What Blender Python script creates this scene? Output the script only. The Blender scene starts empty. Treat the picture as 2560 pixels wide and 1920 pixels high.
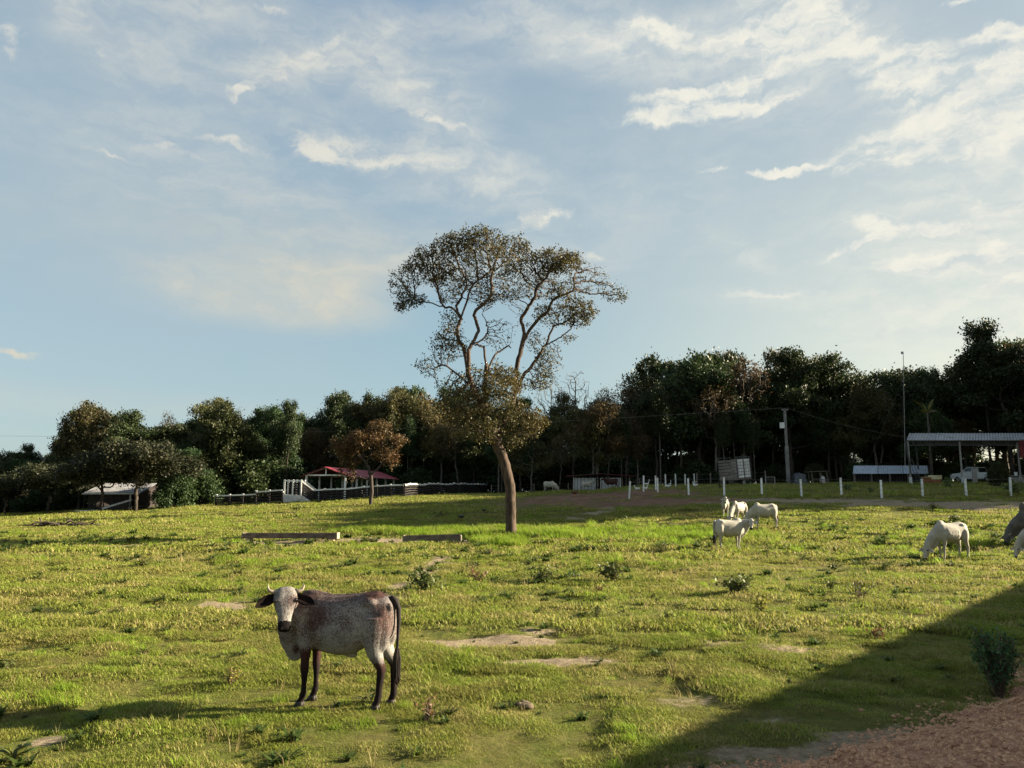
import bpy, bmesh, math, random
import numpy as np
from mathutils import Vector, Matrix, Euler

# ------------------------------------------------------------------ camera, sky, sun, exposure
scene = bpy.context.scene
C = scene.collection
R = math.radians
F = 1860.0                       # focal length in photo pixels (2560 wide)
EYE = 2.35
PITCH = math.atan(269.0 / F)
cam_d = bpy.data.cameras.new('camera')
cam_d.sensor_width = 36.0
cam_d.lens = 36.0 * F / 2560.0
cam_d.clip_start = 0.05
cam_d.clip_end = 6000
cam = bpy.data.objects.new('camera', cam_d)
C.objects.link(cam)
cam.location = (0, 0, EYE)
cam.rotation_euler = (math.pi / 2 + PITCH, 0, 0)
scene.camera = cam

SUN_EL, SUN_AZ = 18.0, 81.0      # azimuth clockwise from +Y
SKY_STRENGTH = 0.11
SUN_STRENGTH = 5.0
EXPOSURE = 2.18
vs = scene.view_settings
vs.view_transform = 'Standard'
vs.look = 'None'
vs.gamma = 1.0
vs.use_curve_mapping = False
vs.exposure = EXPOSURE
scene.cycles.use_denoising = True
scene.cycles.max_bounces = 6
scene.cycles.diffuse_bounces = 3
scene.cycles.glossy_bounces = 2
scene.cycles.transmission_bounces = 3
scene.cycles.transparent_max_bounces = 6

sd = bpy.data.lights.new('sun', 'SUN')
sd.energy = SUN_STRENGTH
sd.angle = R(0.6)
sd.color = (1.0, 0.86, 0.62)
sun = bpy.data.objects.new('sun', sd)
C.objects.link(sun)
sdir = Vector((math.sin(R(SUN_AZ)) * math.cos(R(SUN_EL)), math.cos(R(SUN_AZ)) * math.cos(R(SUN_EL)), math.sin(R(SUN_EL))))
sun.rotation_euler = sdir.to_track_quat('Z', 'Y').to_euler()
sun.location = (60, 0, 40)

CP, SP = math.cos(PITCH), math.sin(PITCH)


def ray(px, py):
    """direction of photo pixel (2560x1920), scaled so that its Y is 1"""
    u, v = (px - 1280) / F, (960 - py) / F
    wy, wz = CP - v * SP, SP + v * CP
    return u / wy, wz / wy


def azel(px, py):
    a, b = ray(px, py)
    return math.atan(a), math.atan(b / math.sqrt(1 + a * a))


# ---- world: physical sky with thin veil and clouds laid out by direction
world = bpy.data.worlds.new('World')
scene.world = world
world.use_nodes = True
wt = world.node_tree
wt.nodes.clear()


def nd(t, kind, **kw):
    n = t.nodes.new(kind)
    for k, v in kw.items():
        setattr(n, k, v)
    return n


def lk(t, a, b):
    t.links.new(a, b)


def setin(t, sock, v):
    if hasattr(v, 'is_output') or isinstance(v, bpy.types.NodeSocket):
        t.links.new(v, sock)
    else:
        sock.default_value = v


def math_n(t, op, a, b=None, c=None, clamp=False):
    n = nd(t, 'ShaderNodeMath', operation=op)
    n.use_clamp = clamp
    setin(t, n.inputs[0], a)
    if b is not None:
        setin(t, n.inputs[1], b)
    if c is not None:
        setin(t, n.inputs[2], c)
    return n.outputs[0]


def maprange(t, v, a, b, c, d, smooth=True):
    n = nd(t, 'ShaderNodeMapRange')
    n.interpolation_type = 'SMOOTHSTEP' if smooth else 'LINEAR'
    setin(t, n.inputs['Value'], v)
    for i, q in zip((1, 2, 3, 4), (a, b, c, d)):
        n.inputs[i].default_value = q
    return n.outputs[0]


def mixc(t, f, a, b):
    n = nd(t, 'ShaderNodeMix', data_type='RGBA')
    setin(t, n.inputs[0], f)
    setin(t, n.inputs[6], a)
    setin(t, n.inputs[7], b)
    return n.outputs[2]


def noise(t, vec, scale, detail=4, rough=0.55, dist=0.0):
    n = nd(t, 'ShaderNodeTexNoise')
    if vec is not None:
        lk(t, vec, n.inputs['Vector'])
    n.inputs['Scale'].default_value = scale
    n.inputs['Detail'].default_value = detail
    n.inputs['Roughness'].default_value = rough
    n.inputs['Distortion'].default_value = dist
    return n


sky = nd(wt, 'ShaderNodeTexSky', sky_type='NISHITA')
sky.sun_disc = False
sky.sun_elevation = R(SUN_EL)
sky.sun_rotation = R(SUN_AZ)
sky.altitude = 200
sky.air_density = 1.0
sky.dust_density = 1.2
sky.ozone_density = 1.2
tc = nd(wt, 'ShaderNodeTexCoord')
sep = nd(wt, 'ShaderNodeSeparateXYZ')
lk(wt, tc.outputs['Generated'], sep.inputs[0])
AZ = math_n(wt, 'ARCTAN2', sep.outputs[0], sep.outputs[1])
EL = math_n(wt, 'ARCSINE', sep.outputs[2])
comb = nd(wt, 'ShaderNodeCombineXYZ')
lk(wt, AZ, comb.inputs[0])
lk(wt, EL, comb.inputs[1])
AE = comb.outputs[0]
# ragged edges: the coordinates are warped by noise at two sizes
w1 = noise(wt, AE, 5.0, 5, 0.6)
w2 = noise(wt, AE, 40.0, 5, 0.65)


def vm(t, op, a, b=None, s=None):
    n = nd(t, 'ShaderNodeVectorMath', operation=op)
    setin(t, n.inputs[0], a)
    if b is not None:
        setin(t, n.inputs[1], b)
    if s is not None:
        setin(t, n.inputs['Scale'], s)
    return n.outputs['Value'] if op in ('LENGTH', 'DOT_PRODUCT') else n.outputs['Vector']


d1 = vm(wt, 'SCALE', vm(wt, 'SUBTRACT', w1.outputs['Color'], (0.5, 0.5, 0.5)), s=0.10)
d2 = vm(wt, 'SCALE', vm(wt, 'SUBTRACT', w2.outputs['Color'], (0.5, 0.5, 0.5)), s=0.035)
d3 = vm(wt, 'MULTIPLY', vm(wt, 'ADD', d1, d2), (1, 0.6, 0))
AEW = vm(wt, 'ADD', AE, d3)
AES = vm(wt, 'ADD', AE, vm(wt, 'MULTIPLY', d1, (0.6, 0.35, 0)))


def blob(cx, cy, rx, ry, rot, amp, soft=False):
    """elliptic cloud bank; centre and radii in 2212-wide photo pixels"""
    k = 2560 / 2212
    a, e = azel(cx * k, cy * k)
    m = nd(wt, 'ShaderNodeMapping', vector_type='TEXTURE')
    lk(wt, AES if soft else AEW, m.inputs[0])
    m.inputs['Location'].default_value = (a, e, 0)
    m.inputs['Rotation'].default_value = (0, 0, R(-rot))
    m.inputs['Scale'].default_value = (rx * k / F, ry * k / F, 1)
    ln = vm(wt, 'LENGTH', m.outputs[0])
    return maprange(wt, ln, 1.9 if soft else 1.7, 0.1, 0.0, amp)


def union(ms):
    acc = None
    for m in ms:
        inv = math_n(wt, 'SUBTRACT', 1.0, m)
        acc = inv if acc is None else math_n(wt, 'MULTIPLY', acc, inv)
    return math_n(wt, 'SUBTRACT', 1.0, acc)


soft_b = [blob(*b, soft=True) for b in [
    (600, 645, 190, 45, 4, 1.0), (650, 600, 230, 60, -8, .55), (850, 340, 240, 55, 8, .75), (880, 150, 160, 75, 18, .85), (700, 120, 200, 40, -25, .5), (330, 150, 170, 60, 20, .35),
    (480, 60, 360, 85, 4, .55), (1300, 70, 200, 62, 12, .9), (1680, 100, 210, 90, 0, .8), (1080, 60, 160, 60, 0, .5),
    (1040, 395, 110, 34, 10, .42), (2130, 660, 240, 95, 6, .62), (2180, 450, 180, 120, 0, .55), (1950, 240, 230, 95, 20, .45),
    (700, 470, 380, 90, 5, .48), (330, 480, 300, 130, 5, .26), (1330, 420, 300, 140, 0, .28), (250, 240, 260, 90, 5, .25), (1080, 560, 200, 40, 0, .4), (1000, 290, 130, 34, 22, .45), (1640, 640, 150, 22, 2, .3), (1950, 440, 260, 80, -8, .25), (230, 870, 380, 26, 3, .25),
    (1600, 545, 60, 28, 30, .3), (180, 60, 75, 26, 42, .35)]]
crisp_b = [blob(*b) for b in [
    (630, 145, 130, 13, -28, .85), (505, 200, 35, 9, -40, .6), (675, 315, 62, 26, 10, .8), (770, 300, 50, 16, 5, .55),
    (940, 265, 75, 12, 22, .6), (840, 345, 180, 20, 4, .45),
    (375, 308, 62, 9, 14, .62), (480, 306, 80, 9, 6, .5), (265, 335, 60, 6, 3, .36),
    (1420, 60, 120, 30, 12, .6), (1720, 60, 95, 60, -12, .95), (1800, 85, 50, 40, 0, .9), (1600, 60, 70, 45, -10, .55),
    (1530, 190, 160, 15, -3, .85), (1500, 235, 170, 20, -3, 1.0), (1640, 225, 60, 8, -14, .7),
    (1960, 170, 120, 62, 28, .85), (2130, 230, 120, 60, -18, .9), (2190, 165, 40, 34, 0, .8),
    (2060, 320, 220, 24, 4, .85), (2080, 275, 180, 22, 2, .8), (1700, 361, 72, 7, 0, 1.0), (1545, 358, 30, 5, 0, .8),
    (2000, 495, 110, 17, 14, .85), (1890, 527, 75, 8, -12, .85), (2060, 575, 110, 20, 6, .95), (2150, 545, 60, 16, 30, .6),
    (2160, 445, 90, 16, 4, .6), (2170, 620, 45, 30, 0, .6), (1160, 474, 58, 16, -20, .8), (1280, 545, 46, 12, 6, .5),
    (2165, 85, 52, 14, 8, .95), (2075, 10, 26, 6, 0, .7), (20, 750, 34, 8, 0, .55), (10, 75, 20, 24, 0, .6),
    (1660, 636, 95, 8, 2, .5), (575, 6, 45, 8, 0, .7), (210, 100, 24, 8, 40, .5), (1700, 615, 40, 4, -5, .5)]]
SOFT, CRISP = union(soft_b), union(crisp_b)
# fine texture inside the clouds, stretched along the wind
mp = nd(wt, 'ShaderNodeMapping')
lk(wt, AEW, mp.inputs[0])
mp.inputs['Scale'].default_value = (1.0, 2.6, 1)
mp.inputs['Rotation'].default_value = (0, 0, R(8))
n_f = noise(wt, mp.outputs[0], 16, 8, 0.62)
n_m = noise(wt, mp.outputs[0], 5, 5, 0.5)
tex_f = maprange(wt, n_f.outputs['Fac'], 0.28, 0.68, 0.15, 1.0)
m_c = maprange(wt, math_n(wt, 'MULTIPLY', CRISP, math_n(wt, 'ADD', tex_f, 0.15)), 0.07, 0.62, 0.0, 0.95)
n_w = noise(wt, mp.outputs[0], 9, 7, 0.66, 0.6)
m_s = math_n(wt, 'MULTIPLY', math_n(wt, 'MULTIPLY', SOFT, maprange(wt, n_m.outputs['Fac'], 0.3, 0.68, 0.55, 1.1)), maprange(wt, n_w.outputs['Fac'], 0.30, 0.66, 0.55, 1.08))
# elsewhere in the sky the same kind of broken cloud goes on
n_g = noise(wt, mp.outputs[0], 2.4, 6, 0.58)
away = maprange(wt, math_n(wt, 'ABSOLUTE', AZ), 0.62, 0.95, 0.0, 0.6)
up = maprange(wt, EL, 0.66, 0.9, 0.0, 0.55)
gen = math_n(wt, 'MULTIPLY', math_n(wt, 'MAXIMUM', away, up), maprange(wt, n_g.outputs['Fac'], 0.42, 0.68, 0.0, 1.0))
MASK = union([m_c, m_s, gen])

K = 1.0 / SKY_STRENGTH / 2 ** EXPOSURE
# warm glow towards the sun's side near the horizon: haze scattering
dsun = vm(wt, 'DOT_PRODUCT', tc.outputs['Generated'], tuple(sdir))
glow = maprange(wt, dsun, 0.10, 0.85, 0.0, 1.0)


def kc(r, g, b):
    """sky radiance from the tone it has in the photograph"""
    return tuple((((q / 255 + 0.055) / 1.055) ** 2.4) * K for q in (r, g, b)) + (1,)


hgt = maprange(wt, EL, 0.05, 0.70, 0.0, 1.0, smooth=False)
veil = mixc(wt, hgt, kc(158, 186, 191), kc(124, 152, 180))
veil = mixc(wt, maprange(wt, noise(wt, AEW, 1.7, 4, 0.5).outputs['Fac'], 0.35, 0.65, 0.0, 0.6), veil, kc(166, 182, 188))
veil = mixc(wt, math_n(wt, 'MULTIPLY', glow, maprange(wt, EL, 0.5, 0.1, 0.25, 0.95)), veil, kc(232, 226, 196))
base = mixc(wt, 0.92, sky.outputs[0], veil)
cl_shade = maprange(wt, n_f.outputs['Fac'], 0.32, 0.66, 0.0, 1.0)
cl_a = mixc(wt, cl_shade, kc(190, 198, 203), kc(226, 225, 214))
cl_b = mixc(wt, cl_shade, kc(206, 215, 216), kc(244, 241, 228))
cl_a = mixc(wt, maprange(wt, EL, 0.42, 0.28, 0.0, 0.8), cl_a, kc(219, 213, 194))
cloud = mixc(wt, maprange(wt, dsun, 0.0, 0.55, 0.0, 1.0), cl_a, cl_b)
fin = mixc(wt, MASK, base, cloud)
below = maprange(wt, EL, -0.06, 0.0, 1.0, 0.0)
fin = mixc(wt, below, fin, kc(80, 88, 60))
bg = nd(wt, 'ShaderNodeBackground')
lk(wt, fin, bg.inputs[0])
bg.inputs[1].default_value = SKY_STRENGTH
wo = nd(wt, 'ShaderNodeOutputWorld')
lk(wt, bg.outputs[0], wo.inputs[0])
world.cycles.sampling_method = 'MANUAL'
world.cycles.sample_map_resolution = 512

# ------------------------------------------------------------------ numpy noise
def _h(ix, iy, seed):
    n = (ix.astype(np.int64) * 374761393 + iy.astype(np.int64) * 668265263 + seed * 1442695041) & 0xFFFFFFFF
    n = ((n ^ (n >> 13)) * 1274126177) & 0xFFFFFFFF
    return ((n ^ (n >> 16)) & 0xFFFF) / 65535.0


def vnoise(x, y, seed=0):
    x, y = np.asarray(x, float), np.asarray(y, float)
    ix, iy = np.floor(x), np.floor(y)
    fx, fy = x - ix, y - iy
    fx, fy = fx * fx * (3 - 2 * fx), fy * fy * (3 - 2 * fy)
    a, b = _h(ix, iy, seed), _h(ix + 1, iy, seed)
    c, d = _h(ix, iy + 1, seed), _h(ix + 1, iy + 1, seed)
    return (a * (1 - fx) + b * fx) * (1 - fy) + (c * (1 - fx) + d * fx) * fy


def fbm(x, y, seed=0, octv=4, gain=0.5):
    s, a, t = 0, 1.0, 0
    for k in range(octv):
        s = s + a * vnoise(x * 2 ** k, y * 2 ** k, seed + 17 * k)
        t += a
        a *= gain
    return s / t


def sstep(a, b, v):
    u = np.clip((np.asarray(v, float) - a) / (b - a), 0, 1)
    return u * u * (3 - 2 * u)


# ------------------------------------------------------------------ lie of the land
G_AZ = [ray(p, 1229)[0] for p in (0, 300, 545, 800, 1010, 1250, 1450, 1650, 1900, 2250, 2560)]
G_Y = [0, 30, 38, 46, 55, 65, 80, 100, 130, 400]
G_Z = np.array([
    [0, 0, 0, -.03, -.08, -.15, -.27, -.4, -.5, -.5],
    [0, 0, 0, .02, .05, .10, .22, .25, .2, .2],
    [0, 0, 0, .05, .20, .42, .72, .8, .8, .8],
    [0, 0, 0, .12, .45, .85, 1.15, 1.3, 1.4, 1.4],
    [0, 0, 0, .20, .65, 1.2, 1.78, 1.95, 1.9, 1.9],
    [0, 0, .03, .30, .90, 1.45, 1.95, 2.1, 2.0, 2.0],
    [0, 0, .10, .55, 1.30, 1.90, 2.30, 2.5, 2.4, 2.4],
    [0, 0, .20, .90, 1.85, 2.40, 2.85, 3.15, 3.1, 3.1],
    [0, 0, .35, 1.05, 2.0, 2.60, 3.05, 3.35, 3.4, 3.4],
    [0, 0, .40, 1.10, 2.05, 2.65, 3.20, 3.5, 3.6, 3.6],
    [0, 0, .40, 1.15, 2.2, 2.75, 3.30, 3.6, 3.7, 3.7]])


def land(x, y):
    """smooth height of the pasture, without the small bumps"""
    x, y = np.asarray(x, float), np.asarray(y, float)
    yy = np.clip(y, 0.5, 399)
    az = np.clip(x / np.maximum(yy, 6), G_AZ[0], G_AZ[-1] - 1e-6)
    ga, gy = np.array(G_AZ), np.array(G_Y, float)
    i = np.clip(np.searchsorted(ga, az, side='right') - 1, 0, len(ga) - 2)
    j = np.clip(np.searchsorted(gy, yy, side='right') - 1, 0, len(gy) - 2)
    u = (az - ga[i]) / (ga[i + 1] - ga[i])
    v = (yy - gy[j]) / (gy[j + 1] - gy[j])
    u = u * u * (3 - 2 * u)
    return (G_Z[i, j] * (1 - u) + G_Z[i + 1, j] * u) * (1 - v) + (G_Z[i, j + 1] * (1 - u) + G_Z[i + 1, j + 1] * u) * v


def flat_pt(px, py):
    a, w = ray(px, py)
    return a * EYE / -w, EYE / -w


TOE = np.array([(-9.0, 3.4), (-3.0, 4.6), (0.0, 5.6)] + [flat_pt(*p) for p in
               ((1700, 1935), (2060, 1904), (2123, 1884), (2204, 1852), (2279, 1816), (2342, 1794), (2389, 1766), (2477, 1739), (2515, 1713), (2560, 1670))] + [(10.5, 14.5), (16, 20), (32, 38)])


def toe_dist(x, y):
    """signed distance from the foot of the gravel bank; positive on the bank"""
    x, y = np.asarray(x, float), np.asarray(y, float)
    best = np.full(x.shape, 1e9)
    for k in range(len(TOE) - 1):
        a, b = TOE[k], TOE[k + 1]
        d = b - a
        L = np.hypot(*d)
        t = np.clip(((x - a[0]) * d[0] + (y - a[1]) * d[1]) / L ** 2, 0, 1)
        qx, qy = a[0] + t * d[0], a[1] + t * d[1]
        dd = np.hypot(x - qx, y - qy)
        sg = np.sign((x - a[0]) * d[1] - (y - a[1]) * d[0])
        m = dd < np.abs(best)
        best = np.where(m, dd * sg, best)
    return best


def bumps(x, y):
    d = np.hypot(x, y)
    f = sstep(200, 60, d)
    calm = 1 - .85 * np.exp(-((x + 1.95) ** 2 + (y - 8.3) ** 2) / 1.6)
    tus = sstep(.38, .68, fbm(x * 1.5, y * 2.3, 71, 3)) - .45
    tus2 = sstep(.40, .66, fbm(x * .55, y * .95, 75, 3)) - .45
    return f * calm * ((fbm(x * 0.22, y * 0.30, 3, 3) - .5) * 0.15 + tus * 0.055 * sstep(45, 25, d) + tus2 * (.045 + .055 * sstep(10, 40, d)))


def gz(x, y):
    return land(x, y) + bumps(np.asarray(x, float), np.asarray(y, float)) + 0.0


def G(x, y):
    return float(gz(x, y))


def gp(px, py):
    """where the ray of a photo pixel meets the smooth ground"""
    a, w = ray(px, py)
    y = 4.0
    while y < 140:
        if EYE + w * y <= float(land(a * y, y)):
            return a * y, y
        y += 0.04
    return a * 140, 140.0


def at(px, py, y):
    a, w = ray(px, py)
    return Vector((a * y, y, EYE + w * y))


def gx(px, y):
    """ground point in the column of a photo pixel at distance y"""
    x = ray(px, 1240)[0] * y
    return Vector((x, y, G(x, y)))


# bare and trodden places: (pixel centre, half widths in pixels, strength, kind 0 tan earth / 1 red earth)
BARE = [(1250, 1603, 150, 14, .95, 0), (1400, 1650, 130, 9, .8, 0), (1320, 1580, 60, 7, .6, 0), (560, 1513, 75, 12, .9, 0),
        (1815, 1607, 55, 9, .85, 0), (1950, 1625, 70, 8, .7, 0), (15, 1512, 30, 5, .8, 0), (30, 1535, 50, 4, .6, 0),
        (760, 1356, 160, 4, .95, 0), (980, 1352, 170, 7, .95, 0), (1180, 1350, 60, 5, .9, 0), (290, 1371, 60, 6, .7, 0),
        (1105, 1400, 30, 14, .8, 0), (1060, 1430, 34, 16, .85, 0), (1010, 1465, 36, 14, .8, 0), (975, 1490, 40, 9, .5, 0),
        (1500, 1241, 230, 10, .85, 1), (1640, 1252, 160, 8, .9, 1), (1430, 1262, 220, 7, .45, 1), (1480, 1284, 60, 3, .7, 0),
        (1520, 1272, 30, 4, .6, 0), (1440, 1295, 30, 4, .6, 0),
        (1950, 1252, 320, 5, .85, 0), (2300, 1261, 260, 6, .9, 0), (2520, 1268, 150, 7, .9, 0), (1180, 1262, 100, 5, .3, 1),
        (2100, 1420, 200, 12, .35, 0), (1900, 1440, 130, 10, .3, 0), (110, 1843, 40, 9, .8, 0), (2400, 1560, 60, 6, .5, 0),
        (1700, 1742, 90, 12, .45, 0), (2350, 1600, 80, 9, .3, 0), (2150, 1700, 60, 8, .4, 0), (700, 1430, 60, 5, .4, 0),
        (2000, 1875, 150, 14, .8, 0), (2240, 1830, 60, 9, .6, 0), (1780, 1885, 100, 10, .4, 0), (1950, 1790, 60, 8, .5, 0),
        (2440, 1715, 30, 6, .7, 0), (1230, 1840, 60, 8, .25, 0), (400, 1710, 90, 9, .25, 0), (2250, 1340, 90, 5, .3, 0)]
_BG = []
for cx_, cy_, rx_, ry_, s_, k_ in BARE:
    x0, y0 = gp(cx_, cy_)
    ya, yb = gp(cx_, cy_ - ry_)[1], gp(cx_, cy_ + ry_)[1]
    _BG.append((x0, y0, rx_ * y0 / F, max(abs(ya - yb) / 2, 0.12), s_, k_))


def bare(x, y):
    x, y = np.asarray(x, float), np.asarray(y, float)
    n = fbm(x * 1.1, y * 2.2, 11, 5, .62) - .5
    tan, red = np.zeros(x.shape), np.zeros(x.shape)
    for x0, y0, rx, ry, s, k in _BG:
        d = np.sqrt(((x - x0) / rx) ** 2 + ((y - y0) / ry) ** 2) + n * 2.4
        v = s * sstep(1.75, 0.4, d)
        if k:
            red = np.maximum(red, v)
        else:
            tan = np.maximum(tan, v)
    near = sstep(-.55, -0.05, toe_dist(x, y) + n * 0.7) * sstep(12, 8, y) * sstep(4.6, 3.2, x)
    return np.maximum(tan, near * .9), red


def lush(x, y):
    """0 thin worn turf ... 1 thick tall turf"""
    x, y = np.asarray(x, float), np.asarray(y, float)
    v = fbm(x * 0.35, y * 0.55, 23, 4)
    v = sstep(0.36, 0.66, v)
    return v


# ------------------------------------------------------------------ materials
MATS = {}


def newmat(name):
    m = bpy.data.materials.new(name)
    m.use_nodes = True
    m.node_tree.nodes.clear()
    MATS[name] = m
    return m, m.node_tree


def finish(t, shader, disp=None):
    o = nd(t, 'ShaderNodeOutputMaterial')
    lk(t, shader, o.inputs[0])


def pbsdf(t, col, rough=0.8, bump=None, bstr=0.3, metal=0.0, spec=0.3, bdist=0.02):
    p = nd(t, 'ShaderNodeBsdfPrincipled')
    setin(t, p.inputs['Base Color'], col)
    setin(t, p.inputs['Roughness'], rough)
    p.inputs['Metallic'].default_value = metal
    p.inputs['Specular IOR Level'].default_value = spec
    if bump is not None:
        b = nd(t, 'ShaderNodeBump')
        b.inputs['Strength'].default_value = bstr
        b.inputs['Distance'].default_value = bdist
        lk(t, bump, b.inputs['Height'])
        lk(t, b.outputs[0], p.inputs['Normal'])
    return p.outputs[0]


def rgb(c):
    return (c[0], c[1], c[2], 1)


def surf(name, c1, c2, scale=6, rough=0.8, stretch=(1, 1, 1), bstr=0.3, metal=0, spec=0.3, c3=None, detail=6, lo=.35, hi=.65):
    """two-tone weathered surface with a third sparse stain tone"""
    m, t = newmat(name)
    co = nd(t, 'ShaderNodeTexCoord').outputs['Object']
    mpn = nd(t, 'ShaderNodeMapping')
    lk(t, co, mpn.inputs[0])
    mpn.inputs['Scale'].default_value = stretch
    n = noise(t, mpn.outputs[0], scale, detail, 0.6)
    col = mixc(t, maprange(t, n.outputs['Fac'], lo, hi, 0, 1), rgb(c1), rgb(c2))
    if c3:
        n2 = noise(t, mpn.outputs[0], scale * .35, 5, 0.65)
        col = mixc(t, maprange(t, n2.outputs['Fac'], .52, .7, 0, .85), col, rgb(c3))
    oi = nd(t, 'ShaderNodeObjectInfo')
    br = math_n(t, 'MULTIPLY_ADD', oi.outputs['Random'], 0.3, 0.85)
    hv = nd(t, 'ShaderNodeHueSaturation')
    lk(t, col, hv.inputs['Color'])
    lk(t, br, hv.inputs['Value'])
    finish(t, pbsdf(t, hv.outputs[0], rough, n.outputs['Fac'], bstr, metal, spec))
    return m


def leafmat(name, cols, trans=0.35, rough=0.55, objvar=0.25, clump=0.6):
    """leaves: each leaf has its own tone, clumps lean to one tone; light passes through"""
    m, t = newmat(name)
    ge = nd(t, 'ShaderNodeNewGeometry')
    cr = nd(t, 'ShaderNodeValToRGB')
    cr.color_ramp.interpolation = 'LINEAR'
    el = cr.color_ramp.elements
    el[0].position, el[0].color = 0, rgb(cols[0])
    el[1].position, el[1].color = 1, rgb(cols[-1])
    for i, c in enumerate(cols[1:-1]):
        e = el.new((i + 1) / (len(cols) - 1))
        e.color = rgb(c)
    co = nd(t, 'ShaderNodeTexCoord').outputs['Object']
    n = noise(t, co, clump, 3, 0.6)
    v = math_n(t, 'MULTIPLY_ADD', ge.outputs['Random Per Island'], 0.55, math_n(t, 'MULTIPLY', maprange(t, n.outputs['Fac'], .3, .7, 0, 1), 0.45))
    lk(t, v, cr.inputs[0])
    oi = nd(t, 'ShaderNodeObjectInfo')
    hs = nd(t, 'ShaderNodeHueSaturation')
    lk(t, cr.outputs[0], hs.inputs['Color'])
    lk(t, math_n(t, 'MULTIPLY_ADD', oi.outputs['Random'], objvar * 2, 1 - objvar), hs.inputs['Value'])
    lk(t, math_n(t, 'MULTIPLY_ADD', oi.outputs['Random'], 0.06, 0.47), hs.inputs['Hue'])
    p = pbsdf(t, hs.outputs[0], rough, spec=0.25)
    tr = nd(t, 'ShaderNodeBsdfTranslucent')
    lk(t, hs.outputs[0], tr.inputs[0])
    mx = nd(t, 'ShaderNodeMixShader')
    mx.inputs[0].default_value = trans
    lk(t, p, mx.inputs[1])
    lk(t, tr.outputs[0], mx.inputs[2])
    finish(t, mx.outputs[0])
    return m


# turf colour shared by the ground and the blades: depends on place, not on light
def turf_tone(t, pos):
    a = noise(t, pos, 0.35, 4, 0.6).outputs['Fac']
    b = noise(t, pos, 1.9, 5, 0.65).outputs['Fac']
    return maprange(t, math_n(t, 'ADD', math_n(t, 'MULTIPLY', a, 0.5), math_n(t, 'MULTIPLY', b, 0.5)), 0.38, 0.62, 0, 1)


m, t = newmat('pasture_ground')
ge = nd(t, 'ShaderNodeNewGeometry')
pos = ge.outputs['Position']
tone = turf_tone(t, pos)
fine = noise(t, pos, 9.0, 8, 0.75).outputs['Fac']
mpn = nd(t, 'ShaderNodeMapping')
lk(t, pos, mpn.inputs[0])
mpn.inputs['Scale'].default_value = (0.8, 1.6, 1)
blot = noise(t, mpn.outputs[0], 1.3, 6, 0.7).outputs['Fac']
green = mixc(t, tone, rgb((.085, .075, .028)), rgb((.07, .095, .018)))
green = mixc(t, maprange(t, fine, .35, .65, 0, .55), green, rgb((.16, .145, .05)))
green = mixc(t, maprange(t, blot, .56, .70, 0, .6), green, rgb((.035, .055, .014)))
tan = mixc(t, maprange(t, fine, .3, .7, 0, 1), rgb((.16, .12, .08)), rgb((.30, .245, .17)))
red = mixc(t, maprange(t, blot, .3, .7, 0, 1), rgb((.11, .062, .042)), rgb((.20, .125, .085)))
at1 = nd(t, 'ShaderNodeAttribute', attribute_name='bare')
at2 = nd(t, 'ShaderNodeAttribute', attribute_name='red')
wob = maprange(t, math_n(t, 'ADD', at1.outputs['Fac'], math_n(t, 'MULTIPLY_ADD', fine, 0.9, -0.45)), .30, .62, 0, 1)
wob2 = maprange(t, math_n(t, 'ADD', at2.outputs['Fac'], math_n(t, 'MULTIPLY_ADD', fine, 0.9, -0.45)), .25, .70, 0, 1)
col = mixc(t, wob, green, tan)
col = mixc(t, wob2, col, red)
n_b = noise(t, pos, 16.0, 6, 0.7).outputs['Fac']
bmp = math_n(t, 'ADD', math_n(t, 'MULTIPLY', n_b, 0.35), fine)
finish(t, pbsdf(t, col, 0.95, bmp, 1.0, spec=0.05, bdist=0.05))


def blade_mat(name, c_lo, c_hi, dry):
    m, t = newmat(name)
    ge = nd(t, 'ShaderNodeNewGeometry')
    tone = turf_tone(t, ge.outputs['Position'])
    oi = nd(t, 'ShaderNodeObjectInfo')
    col = mixc(t, tone, rgb(c_lo), rgb(c_hi))
    rr = math_n(t, 'FRACT', math_n(t, 'ADD', ge.outputs['Random Per Island'], math_n(t, 'MULTIPLY', oi.outputs['Random'], 7.31)))
    dryn = noise(t, ge.outputs['Position'], 0.55, 5, 0.65).outputs['Fac']
    rr = math_n(t, 'ADD', rr, maprange(t, dryn, .42, .64, -.22, .42))
    col = mixc(t, maprange(t, rr, .70, .95, 0, .8), col, rgb(dry))
    hs = nd(t, 'ShaderNodeHueSaturation')
    lk(t, col, hs.inputs['Color'])
    lk(t, math_n(t, 'MULTIPLY_ADD', oi.outputs['Random'], 0.4, 0.8), hs.inputs['Value'])
    p = pbsdf(t, hs.outputs[0], 0.6, spec=0.2)
    tr = nd(t, 'ShaderNodeBsdfTranslucent')
    lk(t, hs.outputs[0], tr.inputs[0])
    mx = nd(t, 'ShaderNodeMixShader')
    mx.inputs[0].default_value = 0.45
    lk(t, p, mx.inputs[1])
    lk(t, tr.outputs[0], mx.inputs[2])
    finish(t, mx.outputs[0])
    return m


M_BLADE = blade_mat('turf_blade', (.215, .210, .050), (.185, .240, .031), (.36, .30, .12))
M_TALL = blade_mat('tall_blade', (.20, .27, .028), (.20, .31, .024), (.33, .32, .09))
M_GRAVEL = surf('red_gravel', (.18, .080, .045), (.32, .165, .098), 22, .95, bstr=1.0, c3=(.40, .24, .15))
M_PEBBLE = surf('pebble', (.27, .125, .068), (.52, .31, .185), 3, .9, bstr=.4)


def setobj(o, label=None, cat=None, group=None, kind=None):
    if label: o['label'] = label
    if cat: o['category'] = cat
    if group: o['group'] = group
    if kind: o['kind'] = kind
    return o


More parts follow.
